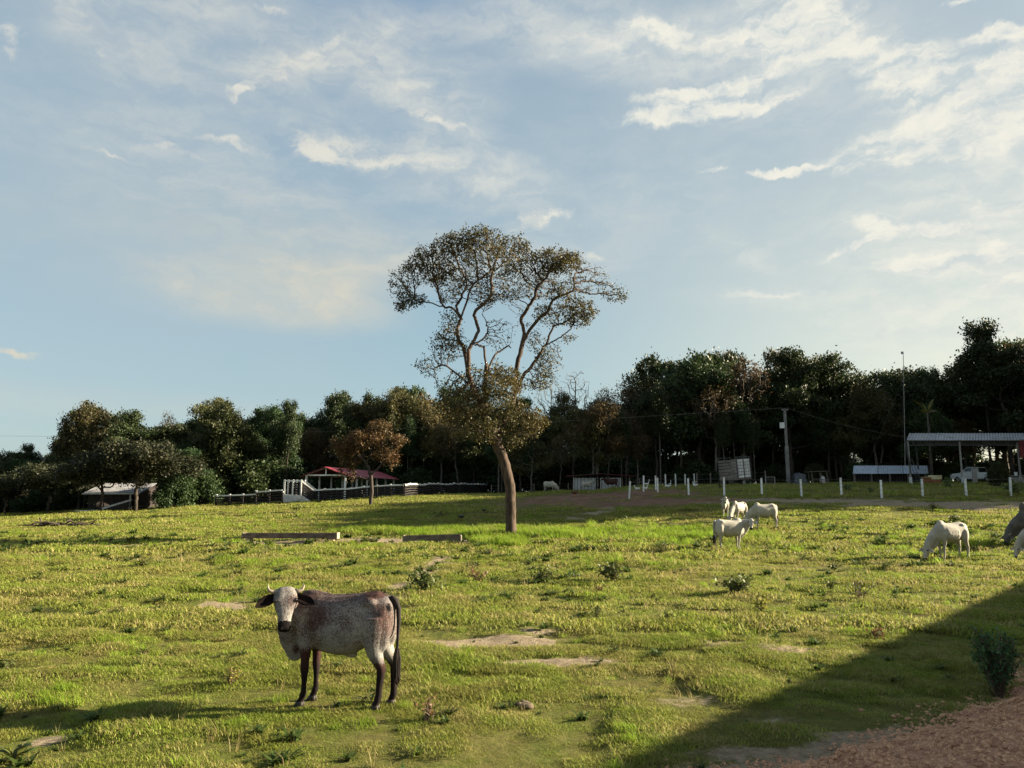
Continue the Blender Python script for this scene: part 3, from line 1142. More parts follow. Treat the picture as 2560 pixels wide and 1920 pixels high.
HB = [  # x, y, rx, ry, depth offset, points, leafiness
    (190, 540, 110, 150, -.5, 170, 1.3), (390, 340, 170, 150, .3, 300, 1.3), (600, 195, 165, 105, 0, 260, 1.2), (840, 160, 165, 95, -.6, 240, 1.1),
    (1080, 190, 160, 105, .3, 230, 1.0), (1150, 330, 130, 90, 1, 130, .9), (1480, 310, 200, 95, .2, 260, 1.2), (1640, 330, 90, 70, .6, 80, .9),
    (1760, 470, 170, 120, 0, 220, .3), (1950, 590, 110, 80, -.3, 100, .35), (1670, 720, 165, 120, 1.0, 190, .75), (1560, 620, 120, 90, -1, 120, .7),
    (640, 420, 220, 120, 1.2, 200, .7), (930, 380, 200, 120, -1.4, 200, .6), (1010, 600, 160, 100, -1.0, 110, .6), (860, 560, 110, 90, 1.3, 90, .6), (560, 560, 90, 70, 1.5, 80, .7), (1350, 480, 170, 120, 1.2, 180, .7),
    (270, 670, 110, 45, -.4, 80, 1.0), (150, 720, 50, 45, -.4, 30, .8), (570, 830, 70, 75, .8, 70, .5), (540, 1090, 110, 140, -1, 170, .55), (600, 960, 90, 80, -.5, 70, .5),
    (410, 1260, 100, 70, -1.2, 90, .5), (1010, 900, 110, 60, -.6, 90, .15), (960, 1010, 90, 50, -.5, 60, .15), (1400, 790, 120, 90, -.2, 120, .5),
    (1420, 1160, 100, 140, 1.6, 170, .6), (1500, 1100, 60, 90, 1.8, 50, .5), (1620, 930, 60, 40, 1.8, 30, .5), (1300, 960, 80, 80, 1.2, 60, .3), (1120, 640, 70, 70, 0, 40, .4),
    (2060, 650, 50, 30, -.3, 14, .6), (1380, 1330, 110, 70, 1.4, 60, .6),
    (860, 1450, 270, 150, -.8, 330, 1.0), (700, 1600, 190, 160, -.9, 260, 1.1), (980, 1580, 190, 170, -.6, 280, 1.0), (1200, 1700, 190, 120, .3, 240, 1.1),
    (820, 1790, 200, 80, -1.1, 150, .9), (600, 1420, 120, 60, -.5, 60, .7), (560, 1560, 70, 60, -.7, 40, .9), (1330, 1650, 60, 50, .5, 30, .9), (1120, 1400, 110, 60, -.2, 60, .7), (640, 1700, 80, 110, -.4, 70, 1.2), (1000, 1310, 150, 90, -.2, 120, 1.0), (1290, 1790, 60, 50, .6, 24, 1.1), (1150, 1880, 60, 40, -.2, 20, 1.0)]
rs = np.random.RandomState(12)
att, lf = [], []
for x_, y_, rx_, ry_, dy_, n_, le_ in HB:
    c_ = zp(x_, y_, dy_)
    k_ = hby / F / 3.456
    q_ = ball(rs, int(n_ * 2.3)) * np.array([rx_ * k_ * 1.28, min(max(rx_ * k_ * 1.0, .6), 1.5), ry_ * k_ * 1.25]) + c_
    att.append(q_)
    lf += [le_] * len(q_)
att, lf = np.concatenate(att), np.array(lf)
arr, par = colonize(seeds, att, .14, 1.6, .18, 130, .30, 3)
rad = pipe_radii(arr, par, .009, 2.25, fixed)
hero = thing('lone_tree', 'tall crooked tree with open brown-green crown standing alone in the middle of the pasture', 'tree', hb)
skin_tree(arr, par, rad, M_BARK, 'trunk', hero, nthick=12)
tw = np.where(rad < .020)[0]
tw = tw[tw > len(fixed)]
P3 = arr[tw]
dd = np.empty(len(P3))
le = np.empty(len(P3))
for i in range(0, len(P3), 500):
    d_ = ((P3[i:i + 500, None] - att[None]) ** 2).sum(-1)
    le[i:i + 500] = lf[d_.argmin(1)]
k = rs.poisson(le * 5.8 * (0.28 + 5.0 * fbm(P3[:, 0] * 1.5 + 50 + P3[:, 1], P3[:, 2] * 1.5 + 9, 5, 3) ** 3))
Pl = np.repeat(P3, k, 0) + rs.randn(k.sum(), 3) * .10
V_, F_ = leaf_mesh(Pl, .115, .55, rs, .35)
mesh_obj('crown', V_, F_, M_LHERO, hero)
print('hero nodes', len(arr), 'leaves', len(Pl))

# ------------------------------------------------------------------ trees of the wood
def make_proto(seed, H, blobs, trunk_r, n_att, leaf_n, leaf_s, leaf_m, bark_m, step=.45, lean=0.0, fork=.5, bare_=False, r0=.018, droop=.2, aspect=.6, e=2.4, pad=0.0, sig=None):
    """blobs: (x, y, z, rx, ry, rz) in metres; returns an unlinked trunk mesh and a crown mesh"""
    rs = np.random.RandomState(seed)
    w = np.array([b[3] * b[4] * b[5] for b in blobs]) ** .7
    cnt_ = (w / w.sum() * n_att).astype(int) + 3
    A = np.concatenate([ball(rs, c) * np.array(b[3:6]) + np.array(b[:3]) for b, c in zip(blobs, cnt_)])
    hz = H * fork
    pts = [np.array([lean * max(z / hz, 0) ** 1.5 * hz * .3 + rs.randn() * .06 * (z > 0), rs.randn() * .06 * (z > 0), z]) for z in np.linspace(-.3, hz, 7)]
    fx = [trunk_r * (1.15 - .45 * i / 6) for i in range(7)]
    arr, par = colonize([(pts, None)], A, step, step * 9, step * 1.15, 90, .3, seed)
    rad = pipe_radii(arr, par, r0, e, fx)
    o = skin_tree(arr, par, rad, bark_m, 'trunk', None, thin=r0 * 2.2, nthick=7, minr=0 if bare_ else r0 * 1.3)
    tm = o.data
    bpy.data.objects.remove(o)
    cm = None
    if leaf_n:
        tips = arr[(rad < r0 * 2.6)]
        tips = tips[tips[:, 2] > hz * .35]
        wgt = fbm(tips[:, 0] * .8 + 30, tips[:, 2] * .8 + tips[:, 1] * .5, seed, 3) ** 2
        i = rs.choice(len(tips), leaf_n, p=wgt / wgt.sum())
        sg = sig or step * .75
        P_ = tips[i] + rs.randn(leaf_n, 3) * np.array([sg, sg, sg * .75])
        V_, F_ = leaf_mesh(P_, leaf_s, aspect, rs, droop)
        cm = bpy.data.meshes.new('crown')
        cm.from_pydata(V_.tolist(), [], F_.tolist())
        cm.materials.append(leaf_m)
    return tm, cm


M_LDARK = leafmat('wood_leaf_dark', [(0.015, 0.027, 0.011), (0.027, 0.046, 0.013), (0.044, 0.063, 0.019)], .25, clump=.35)
M_LGREEN = leafmat('wood_leaf_green', [(0.019, 0.032, 0.011), (0.038, 0.056, 0.018), (0.072, 0.080, 0.022)], .3, clump=.35)
M_LOLIVE = leafmat('wood_leaf_olive', [(0.030, 0.035, 0.013), (0.060, 0.060, 0.020), (0.106, 0.089, 0.026)], .3, clump=.35)
M_LDUSK = leafmat('dusky_leaf', [(.014, .019, .010), (.028, .031, .014), (.050, .046, .020)], .25, clump=.5)
M_LRUST = leafmat('wood_leaf_rust', [(0.044, 0.035, 0.017), (0.083, 0.059, 0.024), (0.127, 0.083, 0.032)], .3, clump=.35)
M_LYEL = leafmat('wood_leaf_yellow', [(.045, .050, .015), (.12, .115, .022), (.24, .21, .035)], .35, clump=.5)


def dome(seed, H, W, n=6, low=.45):
    rs = np.random.RandomState(seed)
    b = [(0, 0, H * .72, W * .36, W * .36, H * .22)]
    for k in range(n):
        a = k / n * 6.28 + rs.rand()
        r = W * (.22 + .13 * rs.rand())
        b.append((math.cos(a) * r, math.sin(a) * r, H * (low + (.86 - low) * rs.rand()), W * (.15 + .1 * rs.rand()), W * (.15 + .1 * rs.rand()), H * (.09 + .06 * rs.rand())))
    b.append((rs.randn() * W * .1, rs.randn() * W * .1, H * .88, W * .22, W * .2, H * .1))
    return b


PROTO = {}
PROTO['broad_dark'] = make_proto(101, 12, dome(1, 12, 9.5, 7, .40), .20, 520, 15000, .27, M_LDARK, M_BARKD)
PROTO['broad_green'] = make_proto(102, 12, dome(2, 12, 9, 8, .35), .18, 520, 15000, .27, M_LGREEN, M_BARKD)
def rugged(seed, H, W, n):
    rs = np.random.RandomState(seed)
    b = []
    for k in range(n):
        a = rs.rand() * 6.28
        z = .34 + .60 * rs.rand()
        r = W * (.46 * rs.rand() ** .6) * math.sin(min(1, (1.12 - z) * 1.7) * 1.57)
        q = .09 + .09 * rs.rand()
        b.append((math.cos(a) * r, math.sin(a) * r, H * z, W * q, W * q, H * (.035 + .04 * rs.rand())))
    return b


PROTO['rugged'] = make_proto(120, 12, rugged(20, 12, 10.5, 22), .18, 620, 16000, .25, M_LDARK, M_BARKD, step=.4)
PROTO['rugged_olive'] = make_proto(121, 12, rugged(25, 12, 9.5, 18), .17, 560, 12500, .24, M_LOLIVE, M_BARKP, step=.4, lean=.2)
PROTO['olive'] = make_proto(103, 12, dome(3, 12, 7.5, 6, .45), .16, 460, 12000, .25, M_LOLIVE, M_BARKP, lean=.3)
PROTO['rust'] = make_proto(104, 12, dome(4, 12, 8.5, 7, .42), .18, 460, 11000, .24, M_LRUST, M_BARKP, fork=.35, lean=-.2)
PROTO['tall_dark'] = make_proto(105, 12, dome(5, 12, 5.2, 6, .55), .13, 360, 10000, .25, M_LDARK, M_BARKP, fork=.6)
PROTO['layered'] = make_proto(106, 12, [(0, 0, 11.2, 2.2, 2, .55), (-1.6, .3, 9.7, 1.8, 1.6, .55), (1.9, -.4, 9.9, 1.6, 1.5, .5), (.6, .8, 8.4, 2.2, 2.0, .55),
                                        (-2.0, -.5, 7.6, 1.7, 1.4, .5), (1.8, .6, 7.0, 1.6, 1.4, .5)], .15, 330, 8500, .25, M_LDARK, M_BARKD, fork=.5)
PROTO['bush'] = make_proto(107, 4, [(0, 0, 2.2, 2.2, 1.8, 1.5), (1.6, 0, 1.5, 1.4, 1.3, 1.2), (-1.5, .2, 1.4, 1.4, 1.3, 1.2)], .06, 260, 9000, .24, M_LDARK, M_BARKD, fork=.2, step=.35)
PROTO['bush_green'] = make_proto(108, 4, [(0, 0, 2.1, 1.9, 1.8, 1.6), (1.3, 0, 1.5, 1.2, 1.2, 1.3), (-1.5, .2, 1.2, 1.3, 1.2, 1.0)], .06, 260, 8000, .22, M_LGREEN, M_BARKD, fork=.2, step=.35)
PROTO['leafless'] = make_proto(109, 12, [(0, 0, 9.8, 2.4, 2.2, 2.1), (-1.6, .4, 8.2, 1.6, 1.5, 1.6), (1.7, 0, 8.6, 1.5, 1.5, 1.7)], .12, 620, 0, 0, None, M_BARKP, fork=.4, bare_=True, r0=.022, e=2.6)
PROTO['thin_twiggy'] = make_proto(110, 12, [(0, 0, 9.0, 3.0, 2.6, 2.6), (1.4, 0, 6.8, 2.2, 2, 1.4)], .12, 620, 2600, .2, M_LRUST, M_BARKP, fork=.35, bare_=True, r0=.02, lean=.4)
PROTO['yellow'] = make_proto(111, 12, dome(9, 12, 8, 6, .4), .15, 420, 10000, .25, M_LYEL, M_BARKD)

PROTO['spreading'] = make_proto(112, 6, [(0, 0, 4.6, 3.4, 2.6, 1.2), (-2.6, .2, 3.9, 1.9, 1.6, .9), (2.7, -.2, 3.8, 2.0, 1.6, .9), (1.0, .3, 5.2, 1.8, 1.5, .7), (-1.0, 0, 3.4, 1.5, 1.2, .6), (3.6, 0, 3.0, .9, .8, .6)], .11, 700, 15000, .2, M_LDUSK, M_BARKD, fork=.2, step=.35, sig=.3)

KIND_TXT = {'rugged': ('dark tree with a ragged many tufted crown', 'tree'), 'rugged_olive': ('brownish green tree with a ragged gappy crown', 'tree'), 'spreading': ('low wide spreading tree', 'tree'), 'broad_dark': ('broad dark evergreen tree', 'tree'), 'broad_green': ('broad mid green leafy tree', 'tree'), 'olive': ('olive brown open tree', 'tree'),
            'rust': ('rusty brown half bare tree', 'tree'), 'tall_dark': ('slender dark tree on a pale trunk', 'tree'), 'layered': ('dark tree with foliage in flat layers', 'tree'),
            'bush': ('dark leafy bush', 'bush'), 'bush_green': ('mid green bush', 'bush'), 'leafless': ('bare grey leafless tree', 'tree'),
            'thin_twiggy': ('twiggy thin tree with few rusty leaves', 'tree'), 'yellow': ('yellowish green tree', 'tree')}
PH = {'bush': 4.0, 'bush_green': 3.8}
TOPS = {}
for k_, (tm_, cm_) in PROTO.items():
    z_ = [v.co.z for v in (cm_ or tm_).vertices]
    TOPS[k_] = float(np.percentile(z_, 99.5))
rt = random.Random(4)


def plant(kind, x, y, h, label=None, group=None, wide=1.0, rz=None, cat=None, zoff=-.1):
    tm_, cm_ = PROTO[kind]
    s = h / TOPS[kind]
    o = thing('bush' if kind.startswith('bush') else 'tree', label or KIND_TXT[kind][0], cat or KIND_TXT[kind][1], (x, y, G(x, y) + zoff), rt.random() * 6.28 if rz is None else rz, group)
    o.scale = (s * wide, s * wide, s)
    for nm, me in (('trunk', tm_), ('crown', cm_)):
        if me:
            c = bpy.data.objects.new(nm, me)
            C.objects.link(c)
            c.parent = o
    return o


SKY_LINE = [(-80, 1150), (0, 1130), (40, 1118), (100, 1128), (150, 1112), (180, 1050), (200, 1008), (250, 1010), (275, 1050), (310, 1030), (350, 1030), (380, 1068), (420, 1045), (480, 1035),
            (530, 1008), (600, 1008), (640, 1030), (690, 1025), (720, 1005), (750, 1030), (800, 1020), (830, 990), (880, 1000), (920, 985), (980, 968), (1050, 985), (1100, 960),
            (1150, 985), (1200, 1000), (1280, 1005), (1330, 1035), (1380, 1010), (1440, 985), (1500, 985), (1550, 960), (1600, 925), (1650, 905), (1700, 888), (1760, 884), (1800, 885), (1850, 900),
            (1900, 915), (1925, 940), (1950, 885), (2000, 900), (2050, 895), (2110, 895), (2150, 930), (2175, 975), (2200, 945), (2240, 925), (2300, 930), (2370, 925), (2395, 950),
            (2430, 870), (2480, 862), (2520, 860), (2560, 850), (2640, 850)]


def sky_y(px):
    return float(np.interp(px, [p[0] for p in SKY_LINE], [p[1] for p in SKY_LINE]))


def where_text(px):
    for a, t_ in [(170, 'at the far left end of the wood'), (420, 'behind the dark slatted barn'), (640, 'between the barn and the corral'), (1010, 'behind the red roofed pavilion'),
                  (1220, 'behind the right end of the corral'), (1400, 'behind the lone tall tree'), (1570, 'behind the striped shed'), (1830, 'behind the row of white posts'),
                  (1960, 'behind the cattle truck body'), (2150, 'behind the power pole'), (2270, 'behind the low corrugated roof'), (5000, 'behind the open hangar')]:
        if px < a:
            return t_


used_lab = {}


def wood_tree(kind, px, Y, top_py, wide=1.0):
    if 735 < px < 1235 and Y < 116:
        Y += 24          # the corral and its pavilion stand in front here
    a, w = ray(px, top_py)
    x = a * Y
    ztop = EYE + w * Y
    h = max(ztop - G(x, Y), 2.5)
    if kind.startswith('bush'):
        h = min(h, 6.0)
    lab = KIND_TXT[kind][0] + ' ' + where_text(px)
    return plant(kind, x, Y, h, lab, 'trees and bushes of the wood behind the pasture', wide)


# silhouette row: tops follow the skyline; then filling rows, lower and in between
def mixk(px, r):
    if px < 700:
        return r.choice(['broad_dark', 'rugged', 'broad_green', 'rugged_olive', 'layered', 'rugged', 'rugged'])
    if px < 1300:
        return r.choice(['rugged', 'rugged_olive', 'broad_green', 'rust', 'tall_dark', 'rugged'])
    return r.choice(['broad_dark', 'rust', 'tall_dark', 'rugged_olive', 'rugged', 'layered', 'rugged', 'thin_twiggy', 'rugged_olive'])


rr_ = random.Random(21)
px = -120
while px < 2700:
    Y = rr_.uniform(100, 112)
    wood_tree(mixk(px, rr_), px, Y, sky_y(px) + rr_.uniform(2, 20), rr_.uniform(.75, .95))
    px += rr_.uniform(45, 75)
px = -160
while px < 2740:
    Y = rr_.uniform(90, 99)
    top = sky_y(px)
    wood_tree(mixk(px, rr_), px, Y, top + (1200 - top) * rr_.uniform(.12, .45), rr_.uniform(.8, 1.05))
    px += rr_.uniform(60, 100)
px = -160
while px < 2740:
    Y = rr_.uniform(116, 135)
    top = sky_y(px)
    wood_tree(rr_.choice(['broad_dark', 'broad_green', 'broad_dark']), px, Y, top + (1200 - top) * rr_.uniform(.1, .3), rr_.uniform(.9, 1.15))
    px += rr_.uniform(55, 85)
px = -160
while px < 2740:         # undergrowth closes the view between the trunks
    Y = rr_.uniform(98, 128)
    wood_tree(rr_.choice(['bush', 'bush', 'bush_green']), px, Y, rr_.uniform(1110, 1165), rr_.uniform(.9, 1.4))
    px += rr_.uniform(30, 50)
px = -160
while px < 2740:
    Y = rr_.uniform(90, 97)
    if not (1180 < px < 1600):
        wood_tree(rr_.choice(['bush', 'bush_green', 'bush']), px, Y, rr_.uniform(1150, 1190) + (30 if px < 500 else 0), rr_.uniform(.8, 1.2))
    px += rr_.uniform(60, 110)

px = -60
while px < 2600:         # some crowns stand a little above the rest, with sky between their tufts
    wood_tree(rr_.choice(['rugged', 'rugged_olive', 'layered', 'thin_twiggy']), px, rr_.uniform(99, 110), sky_y(px) - rr_.uniform(2, 16), rr_.uniform(.5, .75))
    px += rr_.uniform(90, 170)

# trees that can be told apart
def named(kind, px, Y, top, label, wide=1.0, rz=None, cat='tree'):
    a, w = ray(px, top)
    return plant(kind, a * Y, Y, EYE + w * Y - G(a * Y, Y), label, None, wide, rz, cat)


named('olive', 215, 92, 1003, 'pointed olive tree rising highest at the left end of the wood', .8)
named('layered', 325, 92, 1024, 'flat topped dark tree just right of the pointed olive tree', .8)
named('yellow', 385, 94, 1112, 'yellow leafed tree showing above the right end of the barn roof', 1.0, 2)
named('spreading', 352, 80, 1100, 'dark wide tree whose branches hang over the barn roof', 1.1, 3.5)
named('spreading', 262, 80.5, 1128, 'low brown tree in front of the left half of the barn', 1.0, 1)
named('spreading', 130, 84, 1158, 'dull brown spreading tree left of the barn', 1.3, 1)
named('spreading', 20, 86, 1190, 'low wide tree at the left edge of the pasture', 1.3, 2)
named('layered', 725, 96, 1000, 'spindly dark tree with small tufts above the wood left of the pavilion', .5)
named('broad_green', 560, 95, 1006, 'rounded green tree topping the wood above the left corral fence', .85)
named('layered', 845, 116, 988, 'dark flat crowned tree above the pavilion', .8)
named('olive', 985, 118, 968, 'tall olive tree right of the pavilion on a long pale trunk', .8)
named('rugged', 462, 86, 1120, 'dark ragged tree standing just right of the barn', .8, 2)
named('bush', 440, 83, 1185, 'dark bush against the right end wall of the barn', .8, 1, 'bush')
named('bush_green', 505, 87, 1175, 'mid green bush between the barn and the corral fence', .9, 3, 'bush')
named('leafless', 1432, 104, 930, 'bare grey tree fanning above the wood right of the lone tree', .9)
named('leafless', 1372, 106, 950, 'smaller bare tree left of the fanning bare tree', .75)
named('leafless', 1500, 108, 975, 'low bare tree top right of the fanning bare tree', .9)
named('rust', 1490, 90, 1010, 'rusty brown tree with forked pale limbs above the striped shed', 1.1, 4)
named('rust', 1590, 92, 1050, 'small rusty tree right of the striped shed', .9, 2)
named('broad_dark', 1740, 95, 885, 'great dark domed tree topping the wood above the white posts', 1.0, 2)
named('thin_twiggy', 1850, 93, 895, 'twiggy grey tree between the dark dome and the power pole', 1.0)
named('thin_twiggy', 1780, 91, 960, 'greyish twiggy tree in front of the dark dome', 1.0, 1)
named('layered', 1965, 96, 872, 'tall dark tree with a tufted flat top behind the power pole', .8)
named('rugged', 2085, 96, 893, 'dark spreading tree right of the power pole', .85, 5)
named('broad_dark', 2270, 95, 922, 'dark tree behind the antenna mast', 1.0, 3)
named('layered', 2445, 92, 800, 'tallest tree at the right with a leaning tufted top', .62, 1)
named('rugged', 2500, 90, 862, 'dark tree at the right edge above the hangar', 1.0, 4)
named('broad_green', 2310, 90, 1010, 'green brown tree just above the hangar roof', .9, 1)
named('olive', 2180, 92, 960, 'olive tree left of the antenna mast', .9, 2)
named('thin_twiggy', 1150, 114, 1050, 'purplish twiggy tree beside the lone tree trunk', 1.1, 3)

# pale straight trunks in front of the dark wood, crowns hidden in the canopy
for px_, Y_, top_ in [(1022, 92, 1040), (1060, 94, 1060), (1105, 92, 1080), (1550, 91, 1020), (1645, 90, 960), (1805, 90, 1030), (1830, 92, 1000), (1855, 91, 1010), (1700, 96, 1000), (1255, 93, 1090), (1880, 90, 1040)]:
    wood_tree('tall_dark', px_, Y_, top_, .55)

# the small tree standing before the corral
def gnarl(seed, H, blobs, tr, n, ln, ls, lm, bm_, label, px, py, seeds_px=None, name='tree', step=.2):
    x, y = gp(px, py)
    o = thing(name, label, 'tree', (x, y, G(x, y) - .05))
    tm_, cm_ = make_proto(seed, H, blobs, tr, n, ln, ls, lm, bm_, step=step, fork=.36, r0=.016, bare_=True, e=2.3, sig=.14)
    for nm, me in (('trunk', tm_), ('crown', cm_)):
        c = bpy.data.objects.new(nm, me)
        C.objects.link(c)
        c.parent = o
    return o


gnarl(201, 7.6, [(-.6, 0, 5.9, 1.9, 1.5, .9), (-2.2, .2, 5.0, 1.3, 1.1, .8), (.5, 0, 7.0, 1.1, .9, .6), (2.2, -.2, 5.8, 1.0, .9, .6), (1.1, .3, 4.6, 1.3, 1.1, .7), (-3.2, 0, 5.4, .7, .6, .5),
                 (-2.0, 0, 3.8, 1.0, .7, .6), (-1.7, .2, 2.6, .7, .5, .4), (-2.6, 0, 3.0, .5, .4, .4), (1.6, 0, 3.8, .7, .6, .4)], .14, 900, 9000, .17, M_LBROWN, M_BARKD, 'small spreading tree with rusty brown leaves in front of the corral', 928, 1266)

# trees to the right of the view: their shade lies over the back of the pasture
side = [(54, 59, 16, 'broad_dark'), (60, 65, 18, 'broad_green'), (64, 71, 18, 'rugged'), (69, 77, 19, 'broad_dark'), (76, 85, 19, 'rugged'), (64, 60, 18, 'broad_dark'), (70, 68, 20, 'broad_green'),
        (76, 76, 20, 'broad_dark'), (82, 84, 21, 'rugged'), (88, 92, 21, 'broad_dark'), (74, 90, 20, 'broad_green'), (84, 70, 21, 'broad_dark'), (94, 80, 22, 'broad_dark'), (100, 92, 22, 'rugged')]
for x_, y_, h_, k_ in side:
    plant(k_, x_, y_, h_ * 1.22, KIND_TXT[k_][0] + ' off to the right beyond the hangar', 'trees off to the right', 1.0)

# ------------------------------------------------------------------ farm buildings, fences and gear
M_DARKWOOD = surf('dark_wood', (.012, .010, .010), (.030, .025, .024), 5, .9, (1, 1, 1), .5)
M_BARNWOOD = surf('barn_wood', (.030, .024, .024), (.065, .053, .051), 4, .9, (1, 1, 1), .5)
M_GREYWOOD = surf('grey_wood', (.12, .095, .080), (.24, .20, .17), 5, .9, (.6, 1, 1), .6)
M_WHITE = surf('white_paint', (.52, .52, .52), (.70, .70, .68), 2.5, .7, bstr=.15, c3=(.38, .34, .30))
M_WHITEPOST = surf('whitewashed_concrete', (.62, .62, .60), (.78, .78, .76), 3, .85, bstr=.2, c3=(.5, .46, .40))
M_REDROOF = surf('red_roof_sheet', (.15, .018, .030), (.22, .030, .045), 2, .5, bstr=.1)
M_DREDROOF = surf('dark_red_roof', (.075, .018, .022), (.11, .03, .035), 2, .7, bstr=.1)
M_GREYROOF = surf('fibre_cement_roof', (.13, .13, .14), (.22, .22, .235), 2.5, .85, (1, .4, 1), .3, c3=(.09, .085, .085))
M_TIN = surf('tin_sheet', (.26, .27, .28), (.36, .37, .38), 2.0, .6, bstr=.1, metal=.1, spec=.35, c3=(.20, .18, .17))
M_BLUETIN = surf('bluish_tin_sheet', (.32, .37, .43), (.42, .47, .54), 2.0, .6, bstr=.1, metal=.1, spec=.35)
M_STEEL = surf('painted_steel', (.045, .048, .05), (.085, .085, .085), 3, .7, bstr=.2)
M_CONC = surf('concrete', (.22, .21, .20), (.34, .32, .30), 4, .9, bstr=.4)
M_POLE = surf('weathered_concrete', (.12, .115, .11), (.20, .19, .18), 4, .9, bstr=.4)
M_TROUGHEND = surf('pale_wood_end', (.30, .22, .15), (.42, .33, .24), 6, .8)
M_TROUGH = surf('trough_wood', (.075, .055, .045), (.14, .11, .09), 5, .9, (.6, 1, 1), .6)
M_CREAM = surf('cream_plastic', (.42, .36, .20), (.52, .46, .28), 3, .6, bstr=.1)
M_ORANGE = surf('orange_wood', (.20, .075, .03), (.30, .12, .05), 5, .8, bstr=.3)
M_TARP = surf('dark_tarpaulin', (.02, .022, .028), (.05, .055, .07), 4, .35, bstr=.6, spec=.6)
M_WIRE = surf('fence_wire', (.12, .11, .10), (.2, .19, .18), 5, .6, metal=.5)
M_CARPAINT = surf('white_car_paint', (.62, .63, .64), (.68, .69, .70), 1, .3, bstr=.0, spec=.5)
M_GLASSD = surf('car_glass', (.02, .025, .03), (.03, .035, .04), 1, .08, bstr=0, spec=.6)
M_TYRE = surf('tyre_rubber', (.015, .015, .015), (.03, .03, .03), 6, .9)
M_RLIGHT = surf('red_lens', (.35, .02, .02), (.45, .03, .03), 3, .3)


def corr_sheet(mb, p0, ex, ey, n, amp):
    """corrugated sheet: p0 corner, ex along the ribs' sequence, ey down the slope; waves stand off the plane"""
    p0, ex, ey = Vector(p0), Vector(ex), Vector(ey)
    nrm = ex.cross(ey).normalized()
    if nrm.z < 0:
        nrm = -nrm
    b = len(mb.v)
    m_ = n * 2
    for i in range(m_ + 1):
        o = nrm * (amp if i % 2 else -amp)
        for j in (0, 1):
            for th in (0, -.02):
                mb.v.append(tuple(p0 + ex * (i / m_) + ey * j + o + nrm * th))
    for i in range(m_):
        a, c = b + 4 * i, b + 4 * (i + 1)
        mb.f += [(a, a + 2, c + 2, c), (a + 1, c + 1, c + 3, a + 3), (a, c, c + 1, a + 1), (a + 2, a + 3, c + 3, c + 2)]
    mb.f += [(b, b + 1, b + 3, b + 2), (b + 4 * m_, b + 4 * m_ + 2, b + 4 * m_ + 3, b + 4 * m_ + 1)]


def one(mat, name, parent, fn, smooth=False, lab=None):
    mb = MB()
    fn(mb)
    o = mb.build(name, mat, parent, smooth)
    if lab:
        o['label'] = lab
    return o


def bar(name, mat, parent, p, q_, w, h):
    return one(mat, name, parent, lambda mb: mb.beam(p, q_, w, h))


# --- slatted barn at the left
bxo, byo = -45.0, 85.0
g0 = G(bxo, byo)
barn = thing('slatted_barn', 'low dark slatted wooden barn with pale grey roof at the far left', 'barn', (bxo, byo, g0))
X0, X1, D = -2.8, 2.8, 7.0
ez, rz_, fz = 2.02, 3.15, .38
for j in range(13):                 # horizontal slats, front and right end
    z = fz + .06 + j * .125
    bar('slat', M_BARNWOOD, barn, (X0, 0, z), (1.75, 0, z), .03, .075)
    bar('slat', M_BARNWOOD, barn, (X1, .2, z), (X1, D, z), .03, .075)
for j in range(7):
    z = ez + .02 + j * .14
    f = 1 - (z - ez) / (rz_ - ez)
    bar('gable_slat', M_BARNWOOD, barn, (X1, D / 2 - D / 2 * f + .1, z), (X1, D / 2 + D / 2 * f - .1, z), .03, .08)
for j in range(13):
    z = fz + .06 + j * .125
    bar('slat', M_BARNWOOD, barn, (X0, D, z), (X1, D, z), .03, .075)
    bar('slat', M_BARNWOOD, barn, (X0, .05, z), (X0, D, z), .03, .075)
for x in (-2.8, -2.0, -1.1, -.2, .7, 1.7):
    bar('stud', M_BARNWOOD, barn, (x, .06, -.3), (x, .06, ez), .09, .09)
for y in (0.15, 1.2, 2.4, 3.6, 4.8, 6.0, 6.95):
    bar('stud', M_BARNWOOD, barn, (X1 - .06, y, -.3), (X1 - .06, y, ez + .2), .09, .09)
for x in (1.92, 2.75):
    bar('door_post', M_WHITE, barn, (x, -.05, .1), (x, -.05, ez), .13, .1)
one(M_DARKWOOD, 'floor', barn, lambda mb: mb.box((0, D / 2, fz), (5.5, 6.9, .1)))
for sgn in (0, 1):
    def roof_half(mb, sgn=sgn):
        if sgn == 0:
            corr_sheet(mb, (X0 - .5, -.55, ez - .02), (X1 - X0 + .85, 0, 0), (0, D / 2 + .55, rz_ - ez + .04), 26, .02)
        else:
            corr_sheet(mb, (X0 - .5, D + .55, ez - .02), (X1 - X0 + .85, 0, 0), (0, -D / 2 - .55, rz_ - ez + .04), 26, .02)
    one(M_GREYROOF, 'roof', barn, roof_half)
bar('eave_board', M_WHITE, barn, (X0 - .5, -.56, ez - .08), (X1 + .3, -.56, ez - .08), .04, .10)
# ramp coming down to the left in front of the wall
one(M_BARNWOOD, 'ramp', barn, lambda mb: mb.beam((2.3, -.75, fz), (-.9, -.75, .02), 1.1, .08))
bar('ramp_rail', M_WHITE, barn, (1.85, -.15, 1.22), (-1.3, -.15, .28), .07, .13)
bar('ramp_rail', M_WHITE, barn, (2.75, -1.35, 1.28), (-.5, -1.35, .26), .07, .13)
for k in range(5):
    bar('ramp_plank', M_BARNWOOD, barn, (2.75, -1.33, 1.10 - k * .15), (-.3 + k * .35, -1.33, .20 - k * .02), .03, .09)
for x in (2.7, 1.9, 1.1, .3):
    bar('ramp_post', M_BARNWOOD, barn, (x, -1.28, -.1), (x, -1.28, .32 + (x + .5) * .31), .09, .09)
bar('kerb', M_WHITE, barn, (-3.6, -1.2, .06), (-.6, -1.3, .13), .12, .13)

